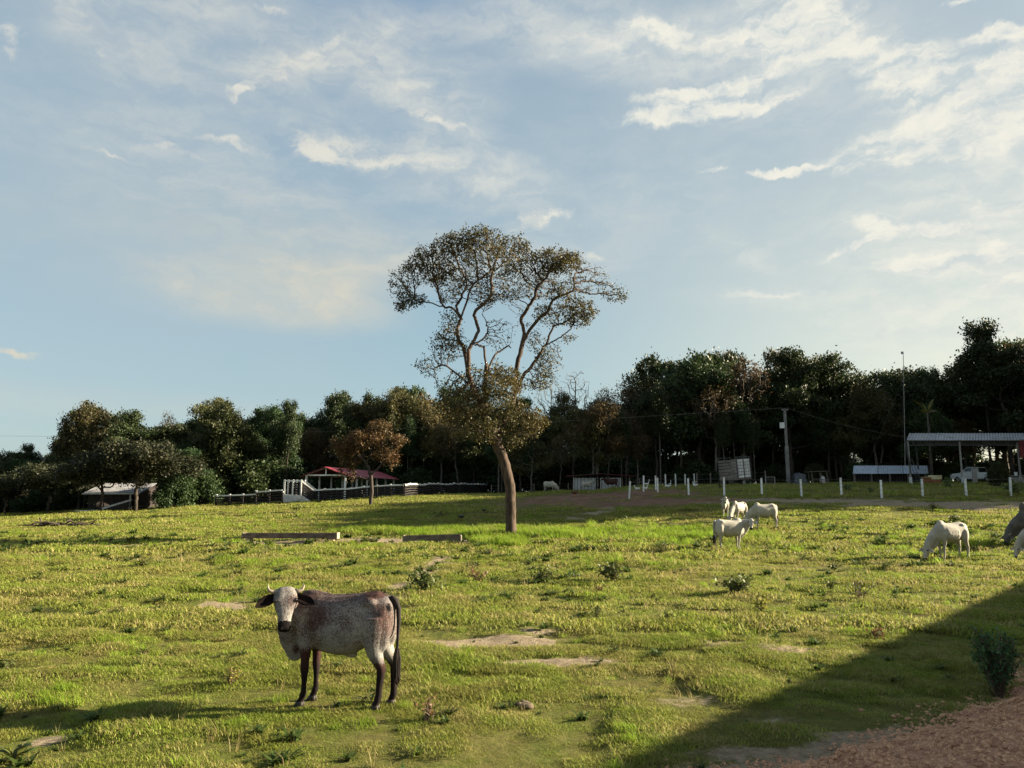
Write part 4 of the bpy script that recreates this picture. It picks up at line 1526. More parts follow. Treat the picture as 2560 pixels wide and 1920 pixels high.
# --- fences of planks between posts
def plank_fence(name, label, pts, height, spacing, nplank, top_mat, plank_mat, post_mat, cat='fence', post_w=.16, caps=True, steps=None):
    P_ = [Vector((x, y, 0)) for x, y in pts]
    segs = [(a, b, (b - a).length) for a, b in zip(P_, P_[1:])]
    o = thing(name, label, cat, (P_[0].x, P_[0].y, G(P_[0].x, P_[0].y)))
    base = Vector(o.location)
    nodes = []
    for a, b, L in segs:
        n = max(1, round(L / spacing))
        for i in range(n):
            nodes.append(a.lerp(b, i / n))
    nodes.append(P_[-1])
    loc = []
    for i, p in enumerate(nodes):
        hh_ = height + (steps[i % len(steps)] if steps else 0)
        loc.append((Vector((p.x, p.y, G(p.x, p.y))) - base, hh_))
    for i, (p, hh_) in enumerate(loc):
        pw = post_w
        pm = one(post_mat, 'post', o, lambda mb: mb.box((p.x, p.y, p.z + hh_ / 2 - .1), (pw, pw, hh_ + .3)))
        if caps:
            one(top_mat, 'post_cap', pm, lambda mb: mb.box((p.x, p.y, p.z + hh_ + .09), (pw + .05, pw + .05, .08)))
    for i in range(len(loc) - 1):
        (p, h1), (q_, h2) = loc[i], loc[i + 1]
        h_ = h1 if steps else (h1 + h2) / 2
        d = (q_ - p)
        d.z = 0
        d.normalize()
        off = Vector((d.y, -d.x, 0)) * (pw / 2 + .03)
        if off.y > 0:
            off = -off
        up = Vector((0, 0, h_))
        bar('top_rail', top_mat, o, p + up + off, q_ + up + off, .05, .14)
        for k in range(nplank):
            zz = Vector((0, 0, h_ * (k + .45) / (nplank + .25)))
            bar('plank', plank_mat, o, p + zz + off, q_ + zz + off, .04, h_ / (nplank + .25) * .50)
    return o


def PX(px, Y):
    return (ray(px, 1240)[0] * Y, Y)


plank_fence('corral_fence', 'dark plank fence with white top rail left of the loading chute', [PX(541, 82), PX(706, 82)], 1.25, 1.55, 5, M_WHITE, M_DARKWOOD, M_DARKWOOD, steps=[0, .02, 0, .25, .28])
plank_fence('corral_fence', 'long dark plank fence with white top rail right of the loading chute', [PX(779, 84), PX(1010, 80), PX(1216, 112)], 1.32, 1.55, 5, M_WHITE, M_DARKWOOD, M_DARKWOOD)
plank_fence('corral_fence', 'inner dark fence crossing under the red roofed pavilion', [PX(800, 90), PX(1005, 89)], 1.25, 2.2, 4, M_DARKWOOD, M_DARKWOOD, M_DARKWOOD, caps=False)

# --- loading chute
cx_, cy_ = PX(709, 83.2)
gz_ = G(cx_, cy_)
ch = thing('loading_chute', 'white cattle loading chute on a white block at the near corner of the corral', 'loading chute', (cx_, cy_, gz_))


def chute_base(mb):
    b = len(mb.v)
    for y in (-.1, 1.5):
        mb.v += [(-.05, y, -.3), (3.0, y, -.3), (3.0, y, .25), (1.95, y, .85), (-.05, y, 1.0)]
    mb.f += [(b, b + 1, b + 2, b + 3, b + 4), (b + 9, b + 8, b + 7, b + 6, b + 5)] + [(b + i, b + 5 + i, b + 5 + (i + 1) % 5, b + (i + 1) % 5) for i in range(5)]


one(M_WHITE, 'base', ch, chute_base)
for x, y in ((.05, -.05), (1.0, -.05), (1.9, -.05), (.05, 1.4), (1.0, 1.4), (1.9, 1.4)):
    one(M_WHITE, 'post', ch, lambda mb: mb.box((x, y, 1.75), (.16, .14, 1.75)))
bar('top_rail', M_WHITE, ch, (.0, -.06, 2.5), (1.95, -.06, 2.5), .08, .16)
bar('top_rail', M_WHITE, ch, (.0, 1.42, 2.5), (1.95, 1.42, 2.5), .08, .16)
bar('top_rail', M_WHITE, ch, (.03, 0, 2.52), (.03, 1.4, 2.52), .08, .14)
bar('top_rail', M_WHITE, ch, (1.9, -.06, 2.5), (3.25, .5, 1.42), .08, .14)
bar('top_rail', M_WHITE, ch, (1.9, 1.42, 2.5), (3.25, 1.6, 1.42), .08, .14)
for k in range(5):
    bar('plank', M_DARKWOOD, ch, (1.05, -.02, 1.15 + k * .26), (1.9, -.02, 1.15 + k * .26), .04, .20)
    bar('plank', M_DARKWOOD, ch, (1.95, -.02, 1.1 + k * .27), (3.2, .48, .22 + k * .24), .04, .18)
    bar('plank', M_DARKWOOD, ch, (.1, 1.4, 1.15 + k * .26), (1.9, 1.4, 1.15 + k * .26), .04, .18)
bar('gate_bar', M_STEEL, ch, (.5, .0, 1.0), (.5, .0, 2.4), .04, .04)

# --- red roofed pavilion
pv_x, pv_y = -21.35, 86.0
pg = G(pv_x, pv_y)
pav = thing('pavilion', 'open pavilion with bright red gable roof on white posts inside the corral', 'pavilion', (pv_x, pv_y, pg), R(-6.5))
ev, rd_, hw = 4.22 - pg, 5.12 - pg, 2.3
Lp = 21.0
for k in range(6):
    for s in (-1, 1):
        bar('post', M_WHITE, pav, (s * hw, k * 4.1, -.3 - k * .0), (s * hw, k * 4.1, ev), .2, .2)
for k in (0, 2, 4):
    bar('tie_beam', M_WHITE, pav, (-hw - .1, k * 4.1, ev), (hw + .1, k * 4.1, ev), .1, .16)
    bar('king_post', M_WHITE, pav, (0, k * 4.1, ev), (0, k * 4.1, rd_ - .05), .12, .14)
    for s in (-1, 1):
        bar('rafter', M_GREYWOOD, pav, (s * (hw + .35), k * 4.1, ev - .1), (0, k * 4.1, rd_ - .05), .08, .12)
bar('wall_plate', M_GREYWOOD, pav, (-hw, -.3, ev + .02), (-hw, Lp, ev + .02), .1, .12)
bar('wall_plate', M_GREYWOOD, pav, (hw, -.3, ev + .02), (hw, Lp, ev + .02), .1, .12)
for s in (-1, 1):
    def rf(mb, s=s):
        corr_sheet(mb, (0, -.5, rd_ + .05), (0, Lp + .8, 0), (s * (hw + .65), 0, ev - rd_ - .2), 60, .02)
    one(M_REDROOF, 'roof', pav, rf)

# --- striped shed with dark red roof
sx, sy = PX(1494, 88)
sg = G(sx, sy)
sh = thing('striped_shed', 'small shed of spaced white upright boards under a dark red roof', 'shed', (sx, sy, sg))
top = 1.62
for k in range(34):
    x = -2.75 + k * .165
    if -.15 < x < .25:
        continue
    one(M_WHITE, 'board', sh, lambda mb: mb.box((x, 0, top / 2 - .12), (.085, .03, top - .05 + .04 * math.sin(k * 2.3))))
for x in (-2.8, .02, 2.9, 3.8):
    bar('post', M_GREYWOOD, sh, (x, .1, -.2), (x, .1, top), .13, .13)
    bar('post', M_GREYWOOD, sh, (x, 3, -.2), (x, 3, top - .1), .13, .13)
bar('rail', M_DARKWOOD, sh, (-2.8, .05, .35), (2.9, .05, .35), .05, .09)
bar('rail', M_DARKWOOD, sh, (-2.8, .05, 1.3), (2.9, .05, 1.3), .05, .09)
one(M_DARKWOOD, 'back_wall', sh, lambda mb: mb.box((0.4, 2.95, top / 2), (6.6, .05, top)))
for s in (-1, 1):
    def rf(mb, s=s):
        corr_sheet(mb, (.35, -.6, top + .32), (0, 4.2, 0), (s * 4.0, 0, -.28), 14, .02)
    one(M_DREDROOF, 'roof', sh, rf)

# --- white posts with wires
def wire_fence(name, label, pts, h, w, mat, wires, lean=None, sag=.02):
    x0, y0 = pts[0]
    o = thing(name, label, 'fence', (x0, y0, G(x0, y0)))
    b0 = Vector(o.location)
    P_ = []
    for i, (x, y) in enumerate(pts):
        p = Vector((x, y, G(x, y))) - b0
        l_ = (lean[i] if lean else 0) + rt.uniform(-.012, .012)
        t_ = p + Vector((l_ * h, 0, h * rt.uniform(.97, 1.03)))
        bar('post', mat, o, p - Vector((0, 0, .25)), t_, w, w)
        P_.append((p, t_))
    for k in range(wires):
        f = (k + 1) / (wires + .4)
        mb = MB()
        mb.tube([a.lerp(b, f) + Vector((0, -w / 2 - .005, 0)) for a, b in P_], .006, 4, cap=False)
        mb.build('wire', M_WIRE, o)
    return o


rowA = [1572, 1645, 1722, 1811, 1905, 2004, 2104, 2204, 2307, 2416, 2527, 2640]
rA = [gp(p, y) for p, y in zip(rowA, [1240, 1237, 1237, 1240, 1239, 1239, 1239, 1239, 1237, 1235, 1233, 1233])]
wire_fence('wire_fence', 'row of white square posts with thin wires along the far side of the pasture', [PX(1572, 57)] + [PX(1645, 62), PX(1722, 59)] + [PX(p, Y) for p, Y in zip(rowA[3:], [56, 55, 55, 55, 54, 54, 54, 54, 54])], 1.28, .115, M_WHITEPOST, 4,
           lean=[.09, 0, 0, 0, 0, 0, 0, 0, 0, 0, .05, 0])
wire_fence('wire_fence', 'second row of white posts running back towards the wood', [PX(1572, 57.4)] + [PX(p, Y) for p, Y in [(1609, 65), (1640, 69), (1665, 74), (1690, 79), (1714, 84), (1737, 88), (1757, 92)]], 1.32, .115, M_WHITEPOST, 4, lean=[.09, .03, 0, 0, 0, 0, 0, 0])
wire_fence('wooden_fence', 'thin weathered wooden posts with wire in front of the cattle truck body', [PX(p, Y) for p, Y in [(1744, 84), (1778, 83), (1804, 82), (1822, 82), (1916, 80)]], 1.45, .10, M_GREYWOOD, 3)
wire_fence('wooden_fence', 'thin grey posts with wire along the edge of the wood right of the lone tree', [PX(p, Y) for p, Y in [(1228, 90), (1335, 90), (1421, 89), (1600, 90), (1690, 93)]], 1.1, .09, M_GREYWOOD, 3)

# --- cattle truck body
tx, ty = PX(1881, 79)
tg = G(tx, ty)
tr = thing('truck_body', 'tilted white slatted cattle truck body standing on its chassis at the wood edge', 'truck body', (tx, ty, tg), R(38))
tr.rotation_euler = (R(-1.5), R(-4), R(38))
S = 2.25
z0 = .85
for k in range(6):      # left face (towards -x after turning: local y = 0 plane, x from -S to 0)
    bar('side_slat', M_WHITE, tr, (-S, 0, z0 + .2 + k * .33), (0, 0, z0 + .2 + k * .33), .04, .24)
for k in range(8):      # right face
    bar('end_board', M_WHITE, tr, (0.02, .1 + k * .29, z0 + .05), (0.02, .1 + k * .29, z0 + 2.0), .22, .04)
for k in range(6):
    bar('side_slat', M_WHITE, tr, (-S, S, z0 + .2 + k * .33), (0, S, z0 + .2 + k * .33), .04, .24)
    bar('side_slat', M_GREYWOOD, tr, (-S, 0, z0 + .2 + k * .33), (-S, S, z0 + .2 + k * .33), .04, .24)
for x in (-S, -S / 2, 0):
    for y in (-.04, S + .04):
        bar('stake', M_STEEL, tr, (x, y, z0 - .1), (x, y, z0 + 2.25), .09, .06)
for y in (.5, 1.1, 1.7):
    bar('stake', M_STEEL, tr, (.06, y, z0 - .1), (.06, y, z0 + 2.3), .05, .05)
for y in (0, S):
    bar('top_bar', M_STEEL, tr, (-S, y, z0 + 2.22), (0, y, z0 + 2.22), .07, .07)
one(M_GREYWOOD, 'floor', tr, lambda mb: mb.box((-S / 2, S / 2, z0 - .05), (S + .1, S + .1, .14)))
for y in (.6, 1.65):
    bar('chassis_rail', M_STEEL, tr, (-S - .8, y, z0 - .25), (.3, y, z0 - .25), .09, .2)
bar('axle', M_STEEL, tr, (-S / 2, .15, .42), (-S / 2, S - .15, .42), .1, .1)


def wheel(parent, c, r, w, axis):
    def f(mb):
        a = Vector(axis) * w / 2
        mb.tube([Vector(c) - a, Vector(c) - a * .6, Vector(c) + a * .6, Vector(c) + a], [r * .9, r, r, r * .9], 18)
    o = one(M_TYRE, 'wheel', parent, f, True)
    one(M_CONC, 'rim', o, lambda mb: mb.tube([Vector(c) - Vector(axis) * (w / 2 + .01), Vector(c) + Vector(axis) * (w / 2 + .01)], r * .52, 14))
    return o


wheel(tr, (-S / 2, .25, .42), .45, .26, (0, 1, 0))
wheel(tr, (-S / 2, S - .25, .42), .45, .26, (0, 1, 0))

# --- mesh gate by the truck body
gx_, gy_ = PX(1916, 78)
gt = thing('mesh_gate', 'small pale framed wire gate right of the cattle truck body', 'gate', (gx_, gy_, G(gx_, gy_)))
for a, b in (((0, 0, 0), (0, 0, .85)), ((.95, 0, 0), (.95, 0, .85))):
    bar('gate_post', M_CONC, gt, a, b, .06, .06)
bar('gate_rail', M_CONC, gt, (0, 0, .82), (.95, 0, .82), .05, .05)
bar('gate_rail', M_CONC, gt, (0, 0, .08), (.95, 0, .08), .05, .05)
one(M_WIRE, 'mesh', gt, lambda mb: [mb.beam((x, 0, .08), (x, 0, .82), .01, .01) for x in np.linspace(.06, .9, 12)])

# --- power pole
ux, uy = PX(1973, 80)
ug = G(ux, uy)
pole = thing('power_pole', 'grey tapering concrete power pole with a white meter box near its top', 'power pole', (ux, uy, ug))
H_ = EYE + (1229 - 1022) * 80 / F - ug
one(M_POLE, 'shaft', pole, lambda mb: [mb.beam((0, 0, -.3), (0, 0, H_ * .5), .34, .28), mb.beam((0, 0, H_ * .5), (0, 0, H_), .24, .20)])
bz = EYE + (1229 - 1065) * 80 / F - ug
mbx = one(M_WHITE, 'meter_box', pole, lambda mb: mb.box((-.42, -.15, bz), (.42, .3, .62)))
bar('bracket', M_STEEL, pole, (-.3, 0, bz + .12), (0, 0, bz + .12), .06, .06)
bar('bracket', M_STEEL, pole, (-.3, 0, bz - .15), (0, 0, bz - .15), .06, .06)
bar('cross_arm', M_CONC, pole, (-.35, -.05, H_ - .15), (.35, -.05, H_ - .15), .1, .1)
for x in (-.28, .28):
    one(M_TARP, 'insulator', pole, lambda mb: mb.tube([(x, -.05, H_ - .1), (x, -.05, H_ + .05)], [.05, .035], 8))


def wire_line(name, label, a, b, sag, r=.012):
    o = thing(name, label, 'cable', a)
    a_, b_ = Vector(a), Vector(b)
    pts = []
    for i in range(25):
        f = i / 24
        p = a_.lerp(b_, f) - a_
        p.z -= sag * 4 * f * (1 - f)
        pts.append(p)
    one(M_WIRE, 'cable', o, lambda mb: mb.tube(pts, r, 4, cap=False))
    return o


wire_line('power_cable', 'thin power cable running left from the concrete pole past the wood', (ux - .28, uy, ug + H_ + .05), (-100, 134, 12.4), 1.2, .018)
wire_line('power_cable', 'thin power cable running right from the concrete pole to the hangar', (ux + .28, uy, ug + H_ + .05), (44, 77.4, 7.6), .5)

# --- tarpaulin heap, lean-to, low corrugated roof
hx_, hy_ = PX(2000, 79)
tp = thing('covered_heap', 'heap covered in crumpled dark tarpaulin right of the power pole', 'tarpaulin', (hx_, hy_, G(hx_, hy_)))


def heap(mb):
    n_, m_ = 22, 14
    rs_ = np.random.RandomState(4)
    b = len(mb.v)
    for j in range(m_):
        for i in range(n_):
            u, v = i / (n_ - 1) * 2 - 1, j / (m_ - 1) * 2 - 1
            r_ = max(0, 1 - (abs(u) ** 4 + abs(v) ** 4))
            z = 1.12 * r_ ** .35 * (.85 + .3 * rs_.rand()) - .05
            mb.v.append((u * .72 + rs_.randn() * .02, v * .6 + rs_.randn() * .02, z))
    for j in range(m_ - 1):
        for i in range(n_ - 1):
            a = b + j * n_ + i
            mb.f.append((a, a + 1, a + n_ + 1, a + n_))


one(M_TARP, 'cover', tp, heap, True)
lx, ly = PX(2052, 79)
ln = thing('lean_to', 'makeshift lean-to of thin poles with a pale plank on top', 'lean-to', (lx, ly, G(lx, ly)))
for x, y in ((-.85, 0), (.0, -.1), (.75, 0), (-.7, 1.2), (.7, 1.2)):
    bar('pole', M_GREYWOOD, ln, (x + .15, y, -.1), (x, y, 1.25 + .1 * (x > 0)), .07, .07)
one(M_GREYWOOD, 'top_plank', ln, lambda mb: mb.beam((-1.05, .5, 1.30), (1.0, .5, 1.36), .035, 1.5, (0, 0, 1)) if False else mb.box((0, .5, 1.38), (2.1, 1.5, .05), (0, R(-2), 0)))
bar('rail', M_GREYWOOD, ln, (-.8, 0, .6), (.7, 0, .5), .05, .06)
one(M_WHITE, 'sack', ln, lambda mb: mb.ell((.45, .4, .45), (.3, .25, .5), 10, 8), True)

qx, qy = PX(2228, 82)
qg = G(qx, qy)
lo = thing('low_shed', 'low open pen under a bluish corrugated roof left of the hangar', 'shed', (qx, qy, qg))
e_z = EYE + (1229 - 1185) * 82 / F - qg
r_z = EYE + (1229 - 1165) * 83.8 / F - qg
for k in range(3):
    xs = (-4.15 + k * 2.77)
    def sheet(mb, xs=xs):
        corr_sheet(mb, (xs, -.3, e_z), (2.72, 0, 0), (1.1, 2.1, r_z - e_z), 13, .035)
    one(M_BLUETIN, 'roof_sheet', lo, sheet)
for x in (-3.9, -2, 0, 2, 3.9):
    bar('post', M_GREYWOOD, lo, (x, 0, -.2), (x, 0, e_z - .05), .12, .12)
    bar('post', M_GREYWOOD, lo, (x + .8, 1.6, -.2), (x + .8, 1.6, r_z - .2), .12, .12)
for k in range(26):
    x = -3.7 + k * .3
    bar('stick', M_BARNWOOD, lo, (x, .05, -.1), (x, .05, e_z - .12), .07, .04)
one(M_DARKWOOD, 'back_wall', lo, lambda mb: mb.box((.9, 1.7, r_z / 2 - .15), (8, .05, r_z - .3)))

# --- open hangar at the right
hx0, hY = ray(2262, 1100)[0] * 77, 77.0
hg = G(hx0 + 8, hY)
hang = thing('open_hangar', 'open steel hangar with long pale corrugated roof and a red end panel', 'hangar', (hx0, hY, hg))
hev = EYE + (1229 - 1101) * 77 / F - hg
hrd = EYE + (1229 - 1083) * 80 / F - hg
HL = 27.0
npan = 9
for k in range(npan):
    def sheet(mb, k=k):
        corr_sheet(mb, (k * HL / npan, -.35, hev - .06), (HL / npan + .02, 0, 0), (2.1, 3.35, hrd - hev), 10, .035)
    one(M_TIN, 'roof_sheet', hang, sheet)
for k in range(npan):
    def sheet(mb, k=k):
        corr_sheet(mb, (k * HL / npan + 4.2, 6.35, hev - .06), (HL / npan + .02, 0, 0), (-2.1, -3.35, hrd - hev), 10, .035)
    one(M_TIN, 'roof_sheet', hang, sheet)
bar('eave_beam', M_STEEL, hang, (.4, 0, hev - .12), (HL, 0, hev - .12), .15, .12)
bar('eave_beam', M_STEEL, hang, (.4, 0, hev - .55), (HL, 0, hev - .55), .12, .12)
one(M_STEEL, 'gutter_plate', hang, lambda mb: mb.box((HL / 2 + 1.2, .3, hev - .35), (HL - 2.5, .04, .3)))
for k in range(22):
    a = .5 + k * 1.2
    bar('web', M_STEEL, hang, (a, .02, hev - .15), (a + .6, .02, hev - .5), .05, .05)
for px_ in (2273, 2402, 2547, 2690):
    x = ray(px_, 1150)[0] * 77 - hx0
    pt = bar('post', M_CONC, hang, (x, 0, -.2), (x, 0, hev - .1), .13, .13)
    one(M_WHITE, 'painted_foot', pt, lambda mb: mb.box((x, 0, .32), (.2, .2, .75)))
    bar('post', M_STEEL, hang, (x + 4, 5.8, -.2), (x + 4, 5.8, hev - .1), .13, .13)
    bar('truss', M_STEEL, hang, (x, 0, hev - .1), (x + 2.1, 3, hrd - .15), .12, .16)
    bar('truss', M_STEEL, hang, (x + 2.1, 3, hrd - .15), (x + 4, 5.8, hev - .1), .12, .16)
bar('brace', M_STEEL, hang, (.35, -.05, 1.0), (.05, -.05, hev - .15), .1, .1)
x_ = ray(2544, 1120)[0] * 77 - hx0
one(M_REDROOF, 'red_panel', hang, lambda mb: corr_sheet(mb, (x_, -.2, hev + .02), (5.2, 0, 0), (0, 0.01, -1.85), 18, .03))

# ladder, tubs, bucket wall
ax, ay = PX(2298, 76.2)
ld = thing('ladder', 'dark step ladder leaning beside the left posts of the hangar', 'ladder', (ax, ay, G(ax, ay)))
for x in (-.35, .0):
    bar('rail', M_STEEL, ld, (x + .35, 0, 0), (x - .2, .5, 2.6), .05, .05)
for k in range(8):
    f = (k + .6) / 8.5
    bar('rung', M_STEEL, ld, (0 + -.55 * f, .5 * f, 2.6 * f), (.35 - .55 * f, .5 * f, 2.6 * f), .04, .04)
for k, (p0, w_, h_, lab, rim) in enumerate([(2320, .62, .68, 'small orange wooden box left of the cream rimmed tub', False), (2341, 1.15, .62, 'large orange brown tub with a thick cream rim under the hangar', True)]):
    x, y = PX(p0, 75.5)
    tb = thing('feed_tub' if rim else 'wooden_box', lab, 'tub' if rim else 'box', (x, y, G(x, y)))
    if rim:
        one(M_ORANGE, 'basin', tb, lambda mb: mb.tube([(0, 0, 0), (0, 0, .3), (0, 0, h_)], [w_ * .40, w_ * .45, w_ * .48], 18))
        one(M_CREAM, 'rim', tb, lambda mb: mb.tube([(0, 0, h_ - .12), (0, 0, h_ + .28)], [w_ * .55, w_ * .55], 20))
    else:
        for j in range(5):
            one(M_ORANGE, 'board', tb, lambda mb: mb.box((0, -.3, .07 + j * .14), (w_ * 1.25, .03, .12)))
            one(M_ORANGE, 'board', tb, lambda mb: mb.box((0, .3, .07 + j * .14), (w_ * 1.25, .03, .12)))
            one(M_ORANGE, 'board', tb, lambda mb: mb.box((w_ * .62, 0, .07 + j * .14), (.03, .56, .12)))
            one(M_ORANGE, 'board', tb, lambda mb: mb.box((-w_ * .62, 0, .07 + j * .14), (.03, .56, .12)))
        one(M_CREAM, 'lid', tb, lambda mb: mb.box((0, 0, .74), (w_ * 1.35, .7, .06)))
x, y = PX(2555, 76)
wl = thing('block_wall', 'low grey block wall under the red panel of the hangar', 'wall', (x, y, G(x, y)))
for j in range(3):
    for i in range(5):
        one(M_CONC, 'block', wl, lambda mb: mb.box((-.9 + i * .41 + (j % 2) * .2, 0, .12 + j * .21), (.39, .19, .19)))
one(M_CONC, 'top_slab', wl, lambda mb: mb.box((0, 0, .78), (2.3, .35, .08)))
x2, y2 = PX(2545, 76)
bk = thing('bucket', 'white bucket standing on the low grey block wall', 'bucket', (x2, y2, G(x, y) + .82))
one(M_WHITE, 'pail', bk, lambda mb: mb.tube([(0, 0, 0), (0, 0, .34)], [.12, .16], 14))
one(M_STEEL, 'handle', bk, lambda mb: mb.tube([(-.16, 0, .3), (-.1, 0, .42), (.1, 0, .42), (.16, 0, .3)], .01, 5))
# concrete post in front of the pickup
x, y = PX(2441, 76)
cpst = thing('concrete_post', 'short thick concrete post standing in front of the white pickup', 'post', (x, y, G(x, y)))
one(M_CONC, 'shaft', cpst, lambda mb: mb.beam((0, 0, -.2), (0, 0, 1.55), .36, .3))

# --- white pickup
x, y = PX(2447, 82)
pk = thing('pickup_truck', 'white pickup parked under the hangar with its tailgate towards the field', 'pickup', (x, y, G(x, y)), R(118))


def car_body(mb):
    # local +x forward; cross sections along x
    prof = [(-2.55, .50, 1.02, .86), (-2.5, .42, 1.06, .90), (-.55, .40, 1.08, .92), (1.25, .38, 1.05, .92), (2.2, .40, .98, .88), (2.5, .48, .86, .78)]
    b = len(mb.v)
    for px_, z0_, z1_, w_ in prof:
        mb.v += [(px_, -w_, z0_), (px_, -w_ * 1.02, (z0_ + z1_) / 2), (px_, -w_ * .95, z1_), (px_, w_ * .95, z1_), (px_, w_ * 1.02, (z0_ + z1_) / 2), (px_, w_, z0_)]
    for i in range(len(prof) - 1):
        for k in range(6):
            a, c = b + 6 * i + k, b + 6 * i + (k + 1) % 6
            mb.f.append((a, c, c + 6, a + 6))
    mb.f += [tuple(b + k for k in range(6))[::-1], tuple(b + 6 * (len(prof) - 1) + k for k in range(6))]


def cab(mb):
    prof = [(-.65, .84, .84), (-.45, .72, .72), (.75, .70, .70), (1.35, .84, .84)]
    zt = [1.06, 1.68, 1.70, 1.06]
    pts = [(-.7, 1.05, .86), (-.5, 1.66, .70), (.55, 1.70, .70), (1.35, 1.05, .86)]
    b = len(mb.v)
    for sy_ in (-1, 1):
        for px_, z_, w_ in pts:
            mb.v.append((px_, sy_ * w_, z_))
    mb.f += [(b, b + 1, b + 2, b + 3), (b + 7, b + 6, b + 5, b + 4)] + [(b + i, b + 4 + i, b + 4 + (i + 1) % 4, b + (i + 1) % 4) for i in range(4)]


one(M_CARPAINT, 'body', pk, car_body)
one(M_CARPAINT, 'cab', pk, cab)
for sy_ in (-1, 1):
    one(M_GLASSD, 'side_window', pk, lambda mb: mb.poly([(-.48, sy_ * .835, 1.14), (.05, sy_ * .835, 1.14), (.05, sy_ * .725, 1.60), (-.38, sy_ * .725, 1.60)]))
    one(M_GLASSD, 'side_window', pk, lambda mb: mb.poly([(.12, sy_ * .835, 1.14), (1.05, sy_ * .835, 1.14), (.55, sy_ * .725, 1.60), (.12, sy_ * .725, 1.60)]))
    one(M_RLIGHT, 'tail_light', pk, lambda mb: mb.box((-2.57, sy_ * .80, .86), (.05, .12, .26)))
    for xx in (-1.6, 1.55):
        wheel(pk, (xx, sy_ * .80, .36), .37, .24, (0, 1, 0))
one(M_GLASSD, 'rear_window', pk, lambda mb: mb.poly([(-.70, -.70, 1.14), (-.70, .70, 1.14), (-.56, .62, 1.58), (-.56, -.62, 1.58)]))
one(M_GLASSD, 'windscreen', pk, lambda mb: mb.poly([(1.30, -.74, 1.12), (1.30, .74, 1.12), (.62, .64, 1.66), (.62, -.64, 1.66)]))
one(M_TYRE, 'bed_cover', pk, lambda mb: mb.box((-1.6, 0, 1.10), (1.75, 1.6, .08)))
for k in range(5):
    bar('rack_bar', M_STEEL, pk, (-2.5, -.8, 1.2 + k * .12), (-2.5, .8, 1.2 + k * .12), .05, .06)
for s in (-1, 1):
    bar('rack_post', M_STEEL, pk, (-2.5, s * .8, 1.1), (-2.5, s * .8, 1.75), .05, .05)
one(M_TYRE, 'bumper', pk, lambda mb: mb.box((-2.66, 0, .5), (.14, 1.7, .16)))
one(M_WHITE, 'number_plate', pk, lambda mb: mb.box((-2.60, 0, .72), (.03, .4, .13)))

# --- antenna mast
mt = thing('antenna_mast', 'thin pale mast with a small panel on top rising above the trees', 'mast', PX(2266, 86) + (G(*PX(2266, 86)),))
b0 = Vector(mt.location)
tp_ = at(2258, 880, 86) - b0
one(M_CONC, 'pole', mt, lambda mb: mb.tube([(0, 0, 0), tuple(tp_ * .5), tuple(tp_)], [.06, .04, .03], 8))
one(M_TIN, 'panel', mt, lambda mb: mb.box(tuple(tp_ + Vector((-.12, 0, -.1))), (.28, .06, .30)))
one(M_WIRE, 'guy_wire', mt, lambda mb: mb.tube([tuple(tp_ * .8), (1.5, 4, 0)], .01, 4))
one(M_WIRE, 'guy_wire', mt, lambda mb: mb.tube([tuple(tp_ * .8), (-3, 5, 0)], .01, 4))

# white marker box by the wood at the far left
x, y = gp(99, 1278)
mk = thing('marker_box', 'small white box on a stake at the wood edge far left', 'box', (x, 72, G(x, 72)))
bar('stake', M_GREYWOOD, mk, (0, 0, -.1), (0, 0, .4), .06, .06)
one(M_WHITE, 'box', mk, lambda mb: mb.box((0, 0, .55), (.30, .25, .4)))

# --- feed troughs of planks
def trough(label, p0, p1, ytop, ybot, Yd, white_end):
    a, b = PX(p0, Yd), PX(p1, Yd)
    L = b[0] - a[0]
    g = float(land(a[0] + L / 2, Yd)) + .10
    t_ = thing('feed_trough', label, 'feed trough', (a[0], Yd, g))
    z1 = EYE - (ytop - 1229) * Yd / F - g
    z1 = .33 if white_end else .27
    z0_ = z1 - .23
    zc, hh_ = (z0_ + z1) / 2, (z1 - z0_)
    for y in (-.22, .22):
        one(M_TROUGH, 'side_board', t_, lambda mb: [mb.beam((0.02, y, zc), (L - .05, y, zc + (.06 if not white_end else 0)), .045, hh_)])
    one(M_GREYWOOD, 'bottom_board', t_, lambda mb: mb.box((L / 2, 0, z0_ + .03), (L - .1, .40, .04)))
    for x in (0, L - .04):
        o = one(M_TROUGHEND if (white_end and x > 0) else M_GREYWOOD, 'end_board', t_, lambda mb: mb.box((x, 0, zc), (.06, .50, hh_ + .04)))
    for f in (.06, .93):
        one(M_TROUGHEND if f > .5 or white_end else M_GREYWOOD, 'block', t_, lambda mb: mb.box((L * f, -.05, z0_ / 2 - .02), (.22, .4, max(z0_, .1))))
    return t_


Yt = gp(700, 1356)[1]
trough('long wooden feed trough with a pale right end, left of the lone tree', 615, 850, 1339, 1355, Yt, True)
trough('shorter dark wooden feed trough nearest the foot of the lone tree', 1012, 1155, 1344, 1360, gp(1080, 1360)[1], False)

